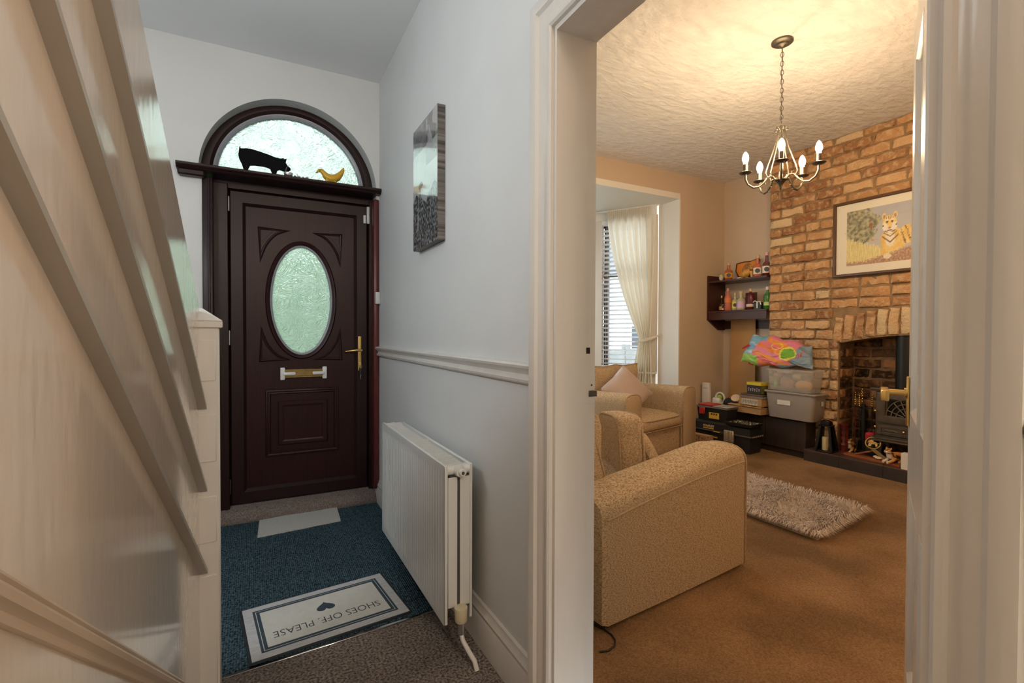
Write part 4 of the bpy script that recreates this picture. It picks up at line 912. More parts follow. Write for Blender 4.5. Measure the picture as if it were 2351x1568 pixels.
for k in range(5):
    a = R(-2+72*k); ra = .195; zp = 2.108
    b = MB(); b.tube([cpt(a, .030, ZB+.040), cpt(a, .045, ZB+.062), cpt(a, .070, ZB+.058), cpt(a, .092, ZB+.028), cpt(a, .120, ZB+.004), cpt(a, .150, ZB+.000), cpt(a, .180, ZB+.020), cpt(a, .194, ZB+.050), cpt(a, ra, zp)], .0058, 8); am = b.build('arm', M_steel, ch)
    b = MB(); b.lathe([(.009, zp-.004), (.030, zp-.001), (.037, zp+.005), (.036, zp+.006), (.026, zp+.002), (.010, zp+.002), (.0005, zp+.002)], cpt(a, ra, 0), 20); b.build('drip_pan', M_steel, am)
    b = MB(); b.lathe([(.0125, zp), (.0125, zp+.056), (.0005, zp+.056)], cpt(a, ra, 0), 14); b.build('candle_sleeve', M_steel, am)
    b = MB(); b.lathe([(.011, zp+.054), (.012, zp+.066), (.0175, zp+.082), (.0178, zp+.094), (.013, zp+.112), (.006, zp+.124), (.0008, zp+.129)], cpt(a, ra, 0), 16); b.build('bulb', M_bulb, am)
    # scrolls: one lifting to the ring, one curl beneath the arm
    b = MB(); b.tube([cpt(a+.1, .016, 2.355), cpt(a+.1, .022, 2.32), cpt(a+.1, .042, 2.24), cpt(a+.1, .075, 2.14), cpt(a+.1, .086, 2.10), cpt(a+.1, .074, 2.075), cpt(a+.1, .056, 2.082), cpt(a+.1, .058, 2.100), cpt(a+.1, .068, 2.10)], .0032, 6); b.build('scroll', M_steel, ch)
    b = MB(); b.tube([cpt(a, .100, 2.020)]+[cpt(a, .100+.016*math.cos(t), 2.036+.016*math.sin(t)) for t in [-1.57+q*.55 for q in range(9)]], .0028, 6); b.build('curl', M_steel, am)
    b = MB(); b.tube([cpt(a+.5, .008, 2.345), cpt(a+.5, .020, 2.368), cpt(a+.5, .034, 2.366), cpt(a+.5, .034, 2.352), cpt(a+.5, .026, 2.352)], .003, 6); b.build('leaf_curl', M_steel, ch)
# ================================================================ hearth and stove
HX0, HX1, HZ = 4.305, XA-.02, .135
he = tag(thing('trim_8', None, None, (4.5, 1.9, FL)), kind='structure')
M_slate = mat('slate_tile', (.045, .036, .032), .45, var=.35, vscale=7, bump=.15, bscale=40)
M_slate2 = mat('brown_slate_top', (.10, .055, .038), .5, var=.35, vscale=6, bump=.15, bscale=40)
b = MB(); b.box(HX0+.006, HX1, OPY0, 2.596, FL, HZ-.012); b.build('hearth_core', mat('grey_grout', (.16, .13, .11), .9, var=.2), he)
y = 2.60
for w in (.295, .325, .325, .325):
    b = MB(); b.box(HX0, HX0+.009, y-w+.004, y, FL, HZ-.013, .001); b.build('tile', M_slate, he)
    b = MB(); b.box(HX0, HX0+.20, y-w+.004, y, HZ-.012, HZ, .0015); b.build('tile', M_slate2, he)
    b = MB(); b.box(HX0+.204, HX1, y-w+.004, y, HZ-.012, HZ, .0015); b.build('tile', M_slate2, he); y -= w
# stove
M_iron = mat('stove_iron', (.125, .098, .07), .55, .5, var=.3, vscale=25, bump=.12, bscale=90)
st = thing('wood_stove', 'black iron stove with arched fan pattern door in the fireplace', 'stove', (4.60, 1.90, HZ))
SX, SY1, SY0 = 4.50, 2.158, 1.66; SYC = (SY0+SY1)/2
b = MB(); b.box(SX+.02, XA-.02, SY0+.02, SY1-.015, .30, .70, .006); b.build('body', M_iron, st)
b = MB(); b.box(SX-.015, XA-.015, SY0-.01, SY1+.012, .700, .716, .005, seg=2); b.box(SX-.005, XA-.02, SY0, SY1+.004, .690, .702, .003); b.build('top_plate', M_iron, st)
b = MB(); b.box(SX+.05, XA-.06, SYC-.09, SYC+.09, .716, .745, .01); b.build('flue_collar', M_iron, st)
b = MB(); b.cyl((4.60, SYC+.06, .70), (4.60, SYC+.06, 1.16), .066, n=28); b.build('flue_pipe', mat('flue_black', (.022, .022, .024), .35, .4, var=.15), st)
b = MB(); b.mould([(SX+.018, SY0+.03, .438), (SX+.018, SY1-.03, .438), (SX+.018, SY1-.03, .685), (SX+.018, SY0+.03, .685)], [(0, 0), (0, .016), (-.012, .020), (-.05, .018), (-.06, .010), (-.06, 0)], (-1, 0, 0), True)
dr_ = b.build('fire_door', M_iron, st, sharp=25)
yc, zc, ro = SYC, .49, .150
def arc(r, a0, a1, n=20): return [(SX+.004, yc+r*math.cos(a0+(a1-a0)*k/n), zc+r*math.sin(a0+(a1-a0)*k/n)) for k in range(n+1)]
b = MB()
for r in (.150, .115, .080): b.tube(arc(r, 0, math.pi), .0045, 6)
for a in (20, 50, 70, 90, 110, 130, 160): b.tube([(SX+.004, yc+.03*math.cos(R(a)), zc+.03*math.sin(R(a))), (SX+.004, yc+.150*math.cos(R(a)), zc+.150*math.sin(R(a)))], .0040, 6)
b.box(SX, SX+.012, yc-.155, yc+.155, zc-.018, zc-.002); b.build('fan_grille', mat('bright_iron', (.22, .19, .15), .42, .7, var=.2), dr_)
b = MB(); b.box(SX+.012, SX+.016, SY0+.105, SY1-.105, .46, .655); b.build('door_glass', mat('sooty_glass', (.006, .006, .006), .15, var=.2), dr_)
b = MB(); b.box(SX+.004, SX+.03, SY0+.03, SY1-.03, .335, .425, .006); b.mould([(SX+.004, SY0+.06, .352), (SX+.004, SY1-.06, .352), (SX+.004, SY1-.06, .408), (SX+.004, SY0+.06, .408)], [(0, 0), (0, .006), (-.008, .006), (-.008, 0)], (-1, 0, 0), True); dw = b.build('ash_drawer', M_iron, st)
for y in (SYC+.12, SYC-.10):
    b = MB(); b.tube([(SX+.002, y+.05, .372), (SX-.003, y+.025, .382), (SX-.003, y, .376), (SX-.003, y-.025, .382), (SX+.002, y-.05, .372)], .006, 6); b.build('scroll_relief', mat('bright_iron', (.22, .19, .15), .42), dw)
for y, z in ((SYC+.02, .385), (SY1-.03, .40), (SY1-.03, .53)): b = MB(); b.ell((SX-.012, y, z), (.011, .011, .011)); b.cyl((SX+.02, y, z), (SX-.010, y, z), .004, n=8); b.build('brass_knob', M_brass, st)
b = MB(); b.box(SX-.005, XA-.03, SY0+.005, SY1+.005, .298, .320, .006); b.box(SX-.02, SX+.01, SY0-.005, SY1+.01, .283, .300, .006); b.build('skirt', M_iron, st)
for y in (SY0+.02, SY1-.06):
    for x in (SX+.02, XA-.09): b = MB(); b.lathe([(.02, HZ), (.024, HZ+.01), (.012, HZ+.05), (.024, .29)], (x+.02, y+.02, 0), 10); b.build('leg', M_iron, st)

# ---- things on the hearth
ln = thing('lantern', 'black tapered lantern with a cream candle on the hearth end', 'lantern', (4.385, 2.452, HZ), R(8))
A, B_, LH = .062, .036, .222
M_lan = mat('lantern_black_metal', (.012, .011, .010), .4, .4, var=.2)
b = MB(); b.box(-A-.004, A+.004, -A-.004, A+.004, 0, .014, .003); b.build('base', M_lan, ln, world=False)
for sx in (-1, 1):
    for sy in (-1, 1):
        w = .009; b = MB(); b.loft([[(sx*A+u*w, sy*A+v*w, .012) for u, v in ((-1, -1), (1, -1), (1, 1), (-1, 1))], [(sx*B_+u*w*.8, sy*B_+v*w*.8, LH) for u, v in ((-1, -1), (1, -1), (1, 1), (-1, 1))]]); b.build('corner_post', M_lan, ln, world=False)
for i in range(4):
    a = R(90*i); M = Matrix.Rotation(a, 4, 'Z'); b = MB(); b.loft([[(-A, -A+.004, .014), (A, -A+.004, .014), (A, -A+.006, .014), (-A, -A+.006, .014)], [(-B_, -B_+.004, LH), (B_, -B_+.004, LH), (B_, -B_+.006, LH), (-B_, -B_+.006, LH)]]); b.xf(M); b.build('pane', M_clear, ln, world=False)
b = MB(); b.box(-B_-.012, B_+.012, -B_-.012, B_+.012, LH, LH+.010, .003); b.box(-B_, B_, -B_, B_, LH+.01, LH+.045, .004); b.lathe([(.030, LH+.045), (.022, LH+.055), (.001, LH+.056)], (0, 0, 0), 14); b.build('roof', M_lan, ln, world=False)
b = MB(); b.tube([(0, -.050*math.cos(t), LH+.03+.03*math.sin(t)) for t in [math.pi*k/12 for k in range(13)]], .003, 6); b.build('carry_handle', mat('copper_wire', (.55, .25, .10), .35, .9, var=.2), ln, world=False)
b = MB(); b.lathe([(.023, .0), (.024, .105), (.020, .112), (.001, .108)], (-.005, .008, .0145), 18); tag(b.build('candle', M_candle, ln, world=False), 'cream wax candle')
M_tigo = M_glaze
def tigercol(c, s=1.0):
    n = noise.noise(c*25); st = math.sin(c.z*170*s+c.y*60+n*4); col = mixc((.62, .25, .05), (.78, .42, .12), .5+n)
    if st > .45: col = (.03, .016, .01)
    return col
def tiger_lying(name, label, loc, rz, S, lift=0):
    t = thing(name, label, 'figurine', loc, rz); M = Matrix.Scale(S, 4)
    b = MB(); b.tube([(-.85, 0, .30), (-.6, .02, .38), (-.2, .03, .40), (.2, 0, .42), (.45, 0, .50)], [.10, .30, .34, .33, .22], 16)
    b.tube([(.40, 0, .46), (.52, 0, .68), (.60, 0, .80)], [.26, .22, .16], 14)
    for s in (-1, 1):
        b.tube([(.25, s*.20, .30), (.48, s*.22, .14), (.80, s*.17, .07), (.94, s*.16, .06)], [.14, .11, .085, .09], 10); b.tube([(-.55, s*.25, .32), (-.35, s*.36, .20), (-.15, s*.36, .08), (.06, s*.36, .07)], [.20, .18, .09, .08], 10)
    b.tube([(-.9, 0, .25), (-1.1, .2, .10), (-.9, .45, .06), (-.6, .52, .06)], [.07, .055, .05, .04], 8)
    b.xf(M); o = b.build('body', M_glaze, t, world=False, sharp=80)
    def bodycol(c):
        q = c/S; col = tigercol(q*.09)
        if q.x > .38 and q.z < .60 and abs(q.y) < .22 and q.x*.6-q.z+.22 > 0: col = (.78, .70, .58)
        if q.z < .07: col = (.72, .64, .52)
        return col
    paint(o, bodycol)
    b = MB(); b.ell((.66, 0, .88), (.22, .21, .20), 16, 10); b.ell((.84, 0, .81), (.11, .12, .09), 12, 8)
    for s in (-1, 1): b.ell((.58, s*.16, 1.05), (.045, .07, .08), 10, 6); b.ell((.70, s*.17, .80), (.12, .08, .11), 10, 6)
    b.xf(M); o = b.build('head', M_glaze, t, world=False, sharp=80)
    def headcol(c):
        q = c/S; n = noise.noise(q*9)
        col = mixc((.66, .28, .06), (.80, .46, .15), .5+n)
        if q.x > .76 and q.z < .86: col = (.82, .76, .66)
        if abs(q.y) > .15 and q.z < .88: col = (.80, .72, .60) if math.sin(q.z*60+n) < .3 else (.04, .02, .01)
        elif q.z > .93 and math.sin(q.x*45+abs(q.y)*40) > .5: col = (.03, .016, .01)
        if abs(abs(q.y)-.085) < .035 and abs(q.z-.915) < .03 and q.x > .78: col = (.02, .015, .01)
        if q.x > .92 and abs(q.y) < .04: col = (.25, .08, .06)
        return col
    paint(o, headcol); return t
tiger_lying('tiger_figurine', 'orange china tiger peering from behind the dark red tower', (4.605, 2.375, HZ), R(195), .105)
tiger_lying('tiger_figurine', 'china tiger lying with a cub in front of the stove', (4.415, 1.955, HZ+.022), R(168), .105)
# red cylinder
b = MB(); b.lathe([(.046, 0), (.046, .006), (.033, .012), (.033, .06), (.036, .065), (.033, .07), (.033, .225), (.037, .232), (.037, .240), (.026, .243), (.001, .243)], (4.505, 2.375, HZ), 8); rc = single('incense_tower', b, mat('dark_red_lacquer', (.13, .014, .012), .4, var=.3, vscale=10), 'dark red wooden tower standing on the hearth beside the lantern', 'ornament', sharp=30)
b = MB(); 
for zz in (.10, .15, .20): b.ell((4.505-.032, 2.375, HZ+zz), (.003, .008, .016), 8, 6); b.ell((4.505-.022, 2.375-.024, HZ+zz), (.005, .006, .016), 8, 6)
b.build('pierced_slot', M_black, rc)
# companion set: stand with tools, beaded brass tops
cs = thing('companion_set', 'black fireside tool stand with brass twisted handles beside the stove', 'fire tools', (4.63, 2.285, HZ))
b = MB(); b.lathe([(.055, 0), (.055, .010), (.042, .020), (.020, .028), (.012, .04), (.012, .05)], (4.63, 2.285, HZ), 20); b.build('base', M_black, cs)
b = MB(); b.cyl((4.63, 2.285, HZ+.03), (4.63, 2.285, .555), .022, .016); b.build('pole', M_black, cs)
b = MB(); b.box(4.56, 4.70, 2.303, 2.2857, .520, .530); b.box(4.623, 4.637, 2.215, 2.355, .520, .530); b.build('hook_bar', M_black, cs)
for dx, dy, top, kind in ((0, .066, .645, 'poker'), (-.066, 0, .63, 'shovel'), (0, -.066, .635, 'brush'), (.03, .03, .66, 'tongs'), (.0, .01, .68, 'stand')):
    x, y = 4.63+dx, 2.285+dy; nb = 6
    h = MB(); 
    for q in range(nb): zz = .545+(top-.545)*q/(nb-1); h.ell((x, y, zz), (.0075, .0075, .0095), 8, 6)
    th = h.build('twisted_handle', M_brass, cs)
    if kind == 'stand': continue
    b = MB(); b.cyl((x, y, .22 if kind != 'poker' else .17), (x, y, .54), .0045, n=8)
    if kind == 'shovel': b.box(x-.035, x+.035, y-.006, y+.006, .17, .25, .003)
    if kind == 'brush': b.ell((x, y, .21), (.03, .025, .04), 10, 7)
    if kind == 'tongs': b.cyl((x+.012, y, .17), (x+.004, y, .5), .0045, n=8)
    b.build(kind, M_black if kind != 'poker' else mat('dark_red_lacquer', (.13, .014, .012), .4), cs)
# bellows-like red pot behind
b = MB(); b.lathe([(.035, 0), (.05, .02), (.055, .07), (.04, .11), (.03, .12), (.0005, .12)], (4.60, 2.20, HZ), 16); single('log_basket', b, mat('sooty_pot', (.03, .025, .022), .5, var=.3), 'small black pot between the tool stand and the stove', 'pot')
b = MB(); b.sbox((4.60, 2.212, .285), (.03, .035, .04), .015, n=4); b.xf(Matrix.Identity(4)); single('red_cloth', b, mat('bright_red_cloth', (.50, .02, .03), .7, var=.3, vscale=30), 'scrap of bright red cloth on the black pot by the stove', 'cloth')
# wooden base with frame strut, brass medallion on strap
M_ywood = mat('varnished_red_wood', (.34, .10, .03), .35, col2=(.22, .06, .02), vscale=10, stretch=(8, 1, 8))
wb = thing('wooden_plinth', 'varnished reddish wooden board with a sloping strut on the hearth', 'plinth', (4.40, 2.10, HZ))
b = MB(); b.prism([(4.335, 1.885), (4.40, 1.885), (4.448, 2.315), (4.385, 2.315)], (0, 0, HZ), (1, 0, 0), (0, 1, 0), (0, 0, .020)); bmesh.ops.bevel(b.bm, geom=b.bm.edges[:], offset=.003, affect='EDGES'); b.build('board', M_ywood, wb, flat=True)
b = MB(); M = axes((4.42, 2.24, HZ+.022), Vector((.25, -.9, .36)).normalized(), Vector((.96, .27, 0)).normalized(), Vector((-.1, .34, .93)).normalized()); b.box(0, .13, -.010, .010, -.006, .006, .002, M=M); b.build('strut', M_ywood, wb)
md = thing('brass_medallion', 'round brass horse medallion on a hanging strap leaning on the board', 'ornament', (4.44, 2.13, HZ+.02))
mc = Vector((4.475, 2.135, .262)); mn = Vector((-.80, -.25, .54)).normalized(); mu = mn.orthogonal().normalized(); mv = mn.cross(mu)
ringp = [mc+(mu*math.cos(t)+mv*math.sin(t))*.050 for t in [2*math.pi*k/28 for k in range(28)]]
b = MB(); b.tube(ringp, .0065, 8, True); b.build('rim', M_brassd, md)
b = MB(); up = Vector((0, 0, 1)); up = (up-mn*up.dot(mn)).normalized(); rt = up.cross(mn)
hs = [(-.030, -.03), (-.028, .0), (-.034, .012), (-.020, .022), (-.008, .030), (.004, .026), (.002, .012), (.020, .010), (.030, .0), (.030, -.03), (.018, -.03), (.016, -.010), (-.008, -.010), (-.012, -.03)]
b.prism(hs, mc-mn*.002, rt, up, mn*.005); b.tube([mc+rt*.046, mc-rt*.046], .004, 6); b.build('horse_relief', M_brassd, md)
b = MB(); p0, p1 = mc-up*.05, Vector((4.375, 1.985, HZ+.026)); d = (p1-p0).normalized(); sd = d.cross(mn).normalized(); b.loft([[p0-sd*.014-mn*.003, p0+sd*.014-mn*.003, p0+sd*.014, p0-sd*.014], [p1-sd*.014-mn*.003, p1+sd*.014-mn*.003, p1+sd*.014, p1-sd*.014]]); b.build('strap', mat('tan_leather', (.20, .12, .04), .55, var=.2), md)
M_shell = mat('cream_shell', (.74, .64, .48), .4, col2=(.50, .36, .22), vscale=30)
for i, (x, y, s, lab) in enumerate(((4.425, 2.085, .020, 'cream shell on the board nearest the brass medallion rim'), (4.392, 2.055, .022, 'cream shell on the board in front of the strap'), (4.412, 2.020, .010, 'tiny cream shell on the board beside the strap'), (4.365, 1.995, .017, 'cream shell on the board nearest the front edge of the hearth'))):
    b = MB(); b.ell((x, y, HZ+.020+s*.55), (s, s*1.25, s*.55), 12, 7); single('sea_shell', b, M_shell, lab, 'shell', 'shells on the wooden board')
single('white_box', MB().box(4.285+.022, 4.36, 1.80, 1.868, HZ, HZ+.125, .003), mat('white_card', (.74, .70, .62), .6, var=.03), 'plain white box on the hearth at the edge of the open door', 'box')

# ================================================================ alcove shelf unit and what stands on it
M_mahog = mat('mahogany_shelf', (.070, .020, .014), .35, col2=(.042, .012, .009), vscale=9, stretch=(8, .8, 8))
sh = thing('wall_shelf', 'dark mahogany two-tier wall shelf in the alcove', 'shelf', (4.60, 3.42, 1.21)); SX0, SX1, SYA, SYB = 4.462, XA-.001, 3.088, 3.797
b = MB(); b.prism([(SX0, 1.80), (SX1, 1.80), (SX1, 1.20), (SX0+.17, 1.20), (SX0, 1.31)], (0, SYB-.018, 0), (1, 0, 0), (0, 0, 1), (0, .018, 0)); b.build('side_panel', M_mahog, sh, flat=True)
for z in (1.735, 1.405): b = MB(); b.box(SX0+.002, SX1, SYA-.003, SYB-.018, z-.018, z, .001); b.build('shelf_board', M_mahog, sh)
b = MB(); b.box(SX0+.004, SX0+.020, SYA-.003, SYB-.018, 1.306, 1.387, .002); b.build('pelmet', M_mahog, sh)
b = MB(); b.box(SX1-.012, SX1, SYA-.003, SYB-.018, 1.21, 1.30); b.build('back_rail', M_mahog, sh)
T1, T2 = 1.735, 1.405
def bglass(name, c):
    return milky(name, c, .62)
M_amber = bglass('amber_spirit_glass', (.46, .12, .012))
M_pink = bglass('pink_spirit_glass', (.72, .20, .12)); M_dkred = bglass('dark_red_glass', (.14, .012, .016))
M_green = bglass('green_glass', (.05, .26, .05)); M_paleg = bglass('pale_glass', (.62, .60, .40)); M_brownb = bglass('brown_glass', (.09, .035, .012))
def bottle(label, x, y, z, r, h, glass, capm, labcol, capr=.5, neck=.36, shoulder=.62, band=(.12, .5), mark=None, grp='bottles on the alcove shelf'):
    t = thing('bottle', label, 'bottle', (x, y, z), 0, grp)
    b = MB(); nr = r*neck; b.lathe([(r*.9, 0), (r, .006), (r, h*shoulder), (r*.86, h*(shoulder+.07)), (nr*1.1, h*(shoulder+.15)), (nr, h*.86), (nr, h*.90), (.0005, h*.90)], (0, 0, 0), 20); b.build('glass_body', glass, t, world=False)
    b = MB(); b.lathe([(nr*1.25, h*.86), (nr*1.25, h), (.0005, h)], (0, 0, 0), 14); b.build('stopper', capm, t, world=False)
    b = MB(); b.lathe([(r*1.012, h*band[0]), (r*1.012, h*band[1])], (0, 0, 0), 20, cap=False); lb = b.build('paper_label', labcol, t, world=False)
    if mark:
        b = MB(); ang = math.atan2(-y, -x)
        n = Vector((math.cos(ang), math.sin(ang), 0)); u = Vector((-n.y, n.x, 0)); zz = h*(band[0]+band[1])/2; s = min(r*.6, h*(band[1]-band[0])*.42)
        b.prism([(s*math.cos(q*.5236), s*math.sin(q*.5236)) for q in range(12)], n*(r*1.015)+Vector((0, 0, zz)), u, (0, 0, 1), n*.001); b.build('round_emblem', mark, lb, world=False)
    return t
M_cork = mat('cork', (.62, .46, .26), .8, var=.2, vscale=60); M_navy2 = mat('dark_emblem', (.05, .06, .09), .6, var=.2); M_lilac = mat('lilac_label', (.62, .42, .58), .6, var=.1)
def lcol(n, c): return mat(n, c, .6, var=.08)
egg = thing('painted_egg', 'small white speckled egg on the left end of the top shelf', 'ornament', (4.56, 3.690, T1))
b = MB(); b.lathe([(.016, 0), (.018, .004), (.012, .010)], (4.56, 3.690, T1), 14); b.build('stand', M_black, egg)
b = MB(); b.lathe([(.0005, .006), (.014, .010), (.023, .026), (.025, .040), (.020, .060), (.010, .073), (.0005, .077)], (4.56, 3.690, T1), 18); b.build('shell', mat('speckled_egg', (.74, .72, .55), .35, col2=(.42, .44, .28), vscale=60), egg)
bottle('amber bottle with orange label at the left of the top shelf', 4.55, 3.588, T1, .040, .190, M_amber, M_cork, lcol('orange_label', (.80, .38, .05)), mark=M_navy2, shoulder=.50, band=(.14, .42))
bottle('amber bottle with white label right of the carved animal on the top shelf', 4.54, 3.238, T1, .040, .225, M_pink, M_cork, lcol('white_label', (.78, .70, .58)), mark=M_navy2, shoulder=.48, band=(.13, .42))
bottle('red bottle with pink stopper next to the chimney bricks on the top shelf', 4.545, 3.140, T1, .040, .240, M_dkred, lcol('pink_stopper', (.74, .45, .42)), lcol('white_label', (.78, .70, .58)), mark=M_navy2, shoulder=.48, band=(.13, .42))
pq = thing('wooden_plaque', 'orange shield shaped plaque with a painted animal head on the top shelf', 'plaque', (4.66, 3.44, T1))
sh_poly = [(-.13, .19), (-.05, .205), (.03, .20), (.115, .225), (.13, .21), (.10, .10), (.03, .02), (-.02, 0), (-.08, .03), (-.125, .10)]
pu, pv = Vector((.10, -.99, 0)).normalized(), Vector((.26, 0, .97)).normalized(); pn = Vector((-.97, -.10, .24)).normalized()
def shield(o, s, t): b = MB(); b.prism([(x*s, z*s) for x, z in sh_poly], o, pu, pv, pn*t); return b
shield(Vector((4.65, 3.46, T1+.004)), 1, .014).build('board', M_mahog, pq, flat=True)
o = shield(Vector((4.65, 3.46, T1+.018))+pn*.013, .86, .003).build('painted_face', lcol('orange_paint', (.66, .24, .03)), pq, flat=True)
b = MB(); b.prism([(-.035, .04), (-.045, .10), (-.02, .15), (.01, .165), (.045, .15), (.06, .11), (.04, .05), (.0, .03)], Vector((4.65, 3.46, T1+.018))+pn*.016, pu, pv, pn*.004); b.build('painted_head', mat('brown_head_paint', (.20, .075, .025), .6, col2=(.45, .20, .06), vscale=40), o, flat=True)
pq2 = thing('wooden_plaque', 'dark plaque half hidden behind the two bottles by the bricks', 'plaque', (4.68, 3.17, T1)); 
b = MB(); b.prism([(-.06, .0), (.06, 0), (.07, .17), (-.05, .15)], (4.68, 3.17, T1), pu, pv, pn*.012); b.build('board', M_mahog, pq2, flat=True)
cl = thing('carved_animal', 'golden carved seated animal in front of the orange plaque', 'ornament', (4.55, 3.365, T1)); M_gold = mat('golden_resin', (.66, .36, .07), .5, col2=(.42, .20, .04), vscale=35)
b = MB(); b.tube([(4.55, 3.445, T1+.018), (4.55, 3.41, T1+.038), (4.55, 3.365, T1+.060), (4.55, 3.325, T1+.075)], [.010, .034, .040, .028], 12); b.tube([(4.545, 3.315, T1+.07), (4.545, 3.306, T1+.03), (4.545, 3.302, T1+.004)], [.018, .013, .014], 10); b.tube([(4.565, 3.39, T1+.03), (4.55, 3.37, T1+.008), (4.545, 3.345, T1+.006)], [.02, .012, .01], 8); b.build('body', M_gold, cl, sharp=80)
b = MB(); b.ell((4.545, 3.305, T1+.108), (.026, .030, .026), 14, 9); b.ell((4.525, 3.292, T1+.098), (.013, .014, .012), 10, 7)
for s in (-1, 1): b.ell((4.552, 3.305+s*.022, T1+.130), (.006, .009, .010), 8, 6)
b.build('head', M_gold, cl, sharp=80)
for s in (-1, 1): b = MB(); b.ell((4.520, 3.300+s*.012, T1+.114), (.004, .004, .004), 8, 6); b.build('eye', M_blkp, cl)
single('small_card', MB().box(4.475, 4.52, 3.39, 3.43, T1, T1+.012, .002), M_trim, 'small white block at the front edge of the top shelf', 'block')
bottle('small brown bottle with pointed stopper at the left of the lower shelf', 4.55, 3.675, T2, .026, .172, M_brownb, M_cork, lcol('gold_label', (.50, .30, .08)), shoulder=.38, neck=.25, band=(.08, .3))
bottle('tall pink bottle with orange label on the lower shelf', 4.54, 3.585, T2, .036, .245, M_pink, lcol('coppery_stopper', (.55, .28, .20)), lcol('orange_red_label', (.70, .22, .06)), shoulder=.60, band=(.36, .55))
bottle('clear bottle with yellow label on the lower shelf', 4.55, 3.505, T2, .032, .190, M_paleg, M_cork, lcol('yellow_label', (.72, .62, .08)), shoulder=.52, band=(.12, .50), mark=M_navy2)
bottle('squat clear bottle with lilac label on the lower shelf', 4.54, 3.425, T2, .044, .200, M_paleg, M_cork, M_lilac, shoulder=.52, band=(.10, .46))
bottle('dark red bottle with cream label band on the lower shelf', 4.54, 3.312, T2, .042, .220, M_dkred, M_cork, lcol('cream_label', (.66, .56, .42)), shoulder=.66, band=(.14, .27), neck=.3)
bottle('green bottle beside the bricks on the lower shelf', 4.555, 3.135, T2, .036, .225, M_green, lcol('white_stopper', (.72, .70, .62)), lcol('pale_green_label', (.55, .62, .25)), shoulder=.58, band=(.16, .32))
bottle('miniature dark bottle between the small brown and tall pink bottles', 4.52, 3.634, T2, .011, .072, M_dkred, M_cork, lcol('cream_label', (.66, .56, .42)), shoulder=.55, band=(.15, .4), grp=None)
gb = thing('gift_box', 'small black box tied with white ribbon on the lower shelf', 'box', (4.55, 3.215, T2))
b = MB(); b.box(4.51, 4.60, 3.175, 3.258, T2, T2+.072, .003); b.build('box', M_blkp, gb)
b = MB(); b.box(4.507, 4.511, 3.21, 3.222, T2+.01, T2+.074); b.tube([(4.52, 3.216, T2+.075), (4.51, 3.245, T2+.088), (4.508, 3.262, T2+.072)], .005, 6); b.tube([(4.52, 3.216, T2+.075), (4.508, 3.185, T2+.080), (4.506, 3.172, T2+.045)], .005, 6); b.build('ribbon', M_plw, gb)
b = MB(); b.box(4.60, 4.615, 3.29, 3.42, T2, T2+.185, .002); single('dark_carton', b, mat('dark_brown_card', (.08, .03, .02), .6, var=.2), 'dark brown carton standing behind bottles on the lower shelf', 'box')

# ================================================================ cabinet, stacked boxes and tools
M_dkwood = mat('dark_woodgrain', (.040, .026, .018), .5, col2=(.022, .014, .010), vscale=9, stretch=(12, 12, .7))
cb_ = thing('low_cabinet', 'low dark woodgrain cabinet under the stacked storage tubs', 'cabinet', (4.41, 3.1, FL))
b = MB(); b.box(4.355, 4.488, 2.606, 3.40, FL+.055, .366); b.build('carcass', M_dkwood, cb_, flat=True)
b = MB(); b.box(4.345, 4.490, 2.60, 3.41, .366, .380, .002); b.build('top', M_dkwood, cb_)
b = MB(); b.box(4.365, 4.485, 2.615, 3.40, FL, FL+.055); b.build('plinth', M_dkwood, cb_, flat=True)
for y0, y1 in ((2.606, 3.0), (3.004, 3.40)): b = MB(); b.box(4.342, 4.355, y0, y1-.002, FL+.06, .362, .002); b.build('door', M_dkwood, cb_)
single('shelf_plinth', MB().box(4.36, XA-.02, 3.415, 3.79, FL, .37, .004), M_dkwood, 'dark low unit in the alcove corner behind the toolboxes', 'cabinet')
def tub(name, label, x0, x1, y0, y1, z0, z1, m, taper, lip, wall=.004):
    t = thing(name, label, 'storage box', ((x0+x1)/2, (y0+y1)/2, z0)); cx, cy = (x0+x1)/2, (y0+y1)/2
    def ringr(k, z, g=0): hx, hy = (x1-x0)/2*k+g, (y1-y0)/2*k+g; r = .03; return [(cx+sx*(hx-r)+r*math.cos(a), cy+sy*(hy-r)+r*math.sin(a), z) for sx, sy, aa in ((1, 1, 0), (-1, 1, 90), (-1, -1, 180), (1, -1, 270)) for a in (R(aa), R(aa+30), R(aa+60), R(aa+90))]
    b = MB(); b.loft([ringr(taper-.06, z0+wall), ringr(taper-.02, z0), ringr(taper, z0+.006), ringr(1, z1, -.004), ringr(1, z1, -.004-wall), ringr(taper, z0+.008, -wall)], False); 
    V = ringr(taper, z0+.008, -wall); b.bm.faces.new([b.bm.verts.new(p) for p in V]); V = ringr(taper-.06, z0+wall); b.bm.faces.new([b.bm.verts.new(p) for p in V]); b.build('tub_body', m, t)
    b = MB(); b.loft([ringr(1, z1-.004, -.003), ringr(1, z1-.010, lip), ringr(1, z1, lip+.002), ringr(1, z1+.006, lip-.002), ringr(1, z1+.006, -.008), ringr(1, z1-.004, -.008)], False, True); b.build('rim', m, t)
    return t
M_greytub = mat('grey_plastic_tub', (.34, .30, .265), .4, var=.06, vscale=6)
g1 = tub('storage_tub', 'opaque grey storage tub with white labels on the dark cabinet', 4.275, 4.480, 2.492, 2.965, .381, .622, M_greytub, .88, .008)
for M_, nm in ((0, 'paper_label'),): 
    b = MB(); b.box(4.2755, 4.2785, 2.71, 2.835, .505, .548, .0005); b.build('paper_label', M_trim, g1); b = MB(); b.box(4.385, 4.415, 2.496, 2.4995, .52, .56, .0005); b.build('paper_label', M_trim, g1)
g2 = tub('storage_tub', 'see-through plastic tub of toys on top of the grey tub', 4.285, 4.478, 2.520, 2.960, .630, .826, M_milky, .90, .007)
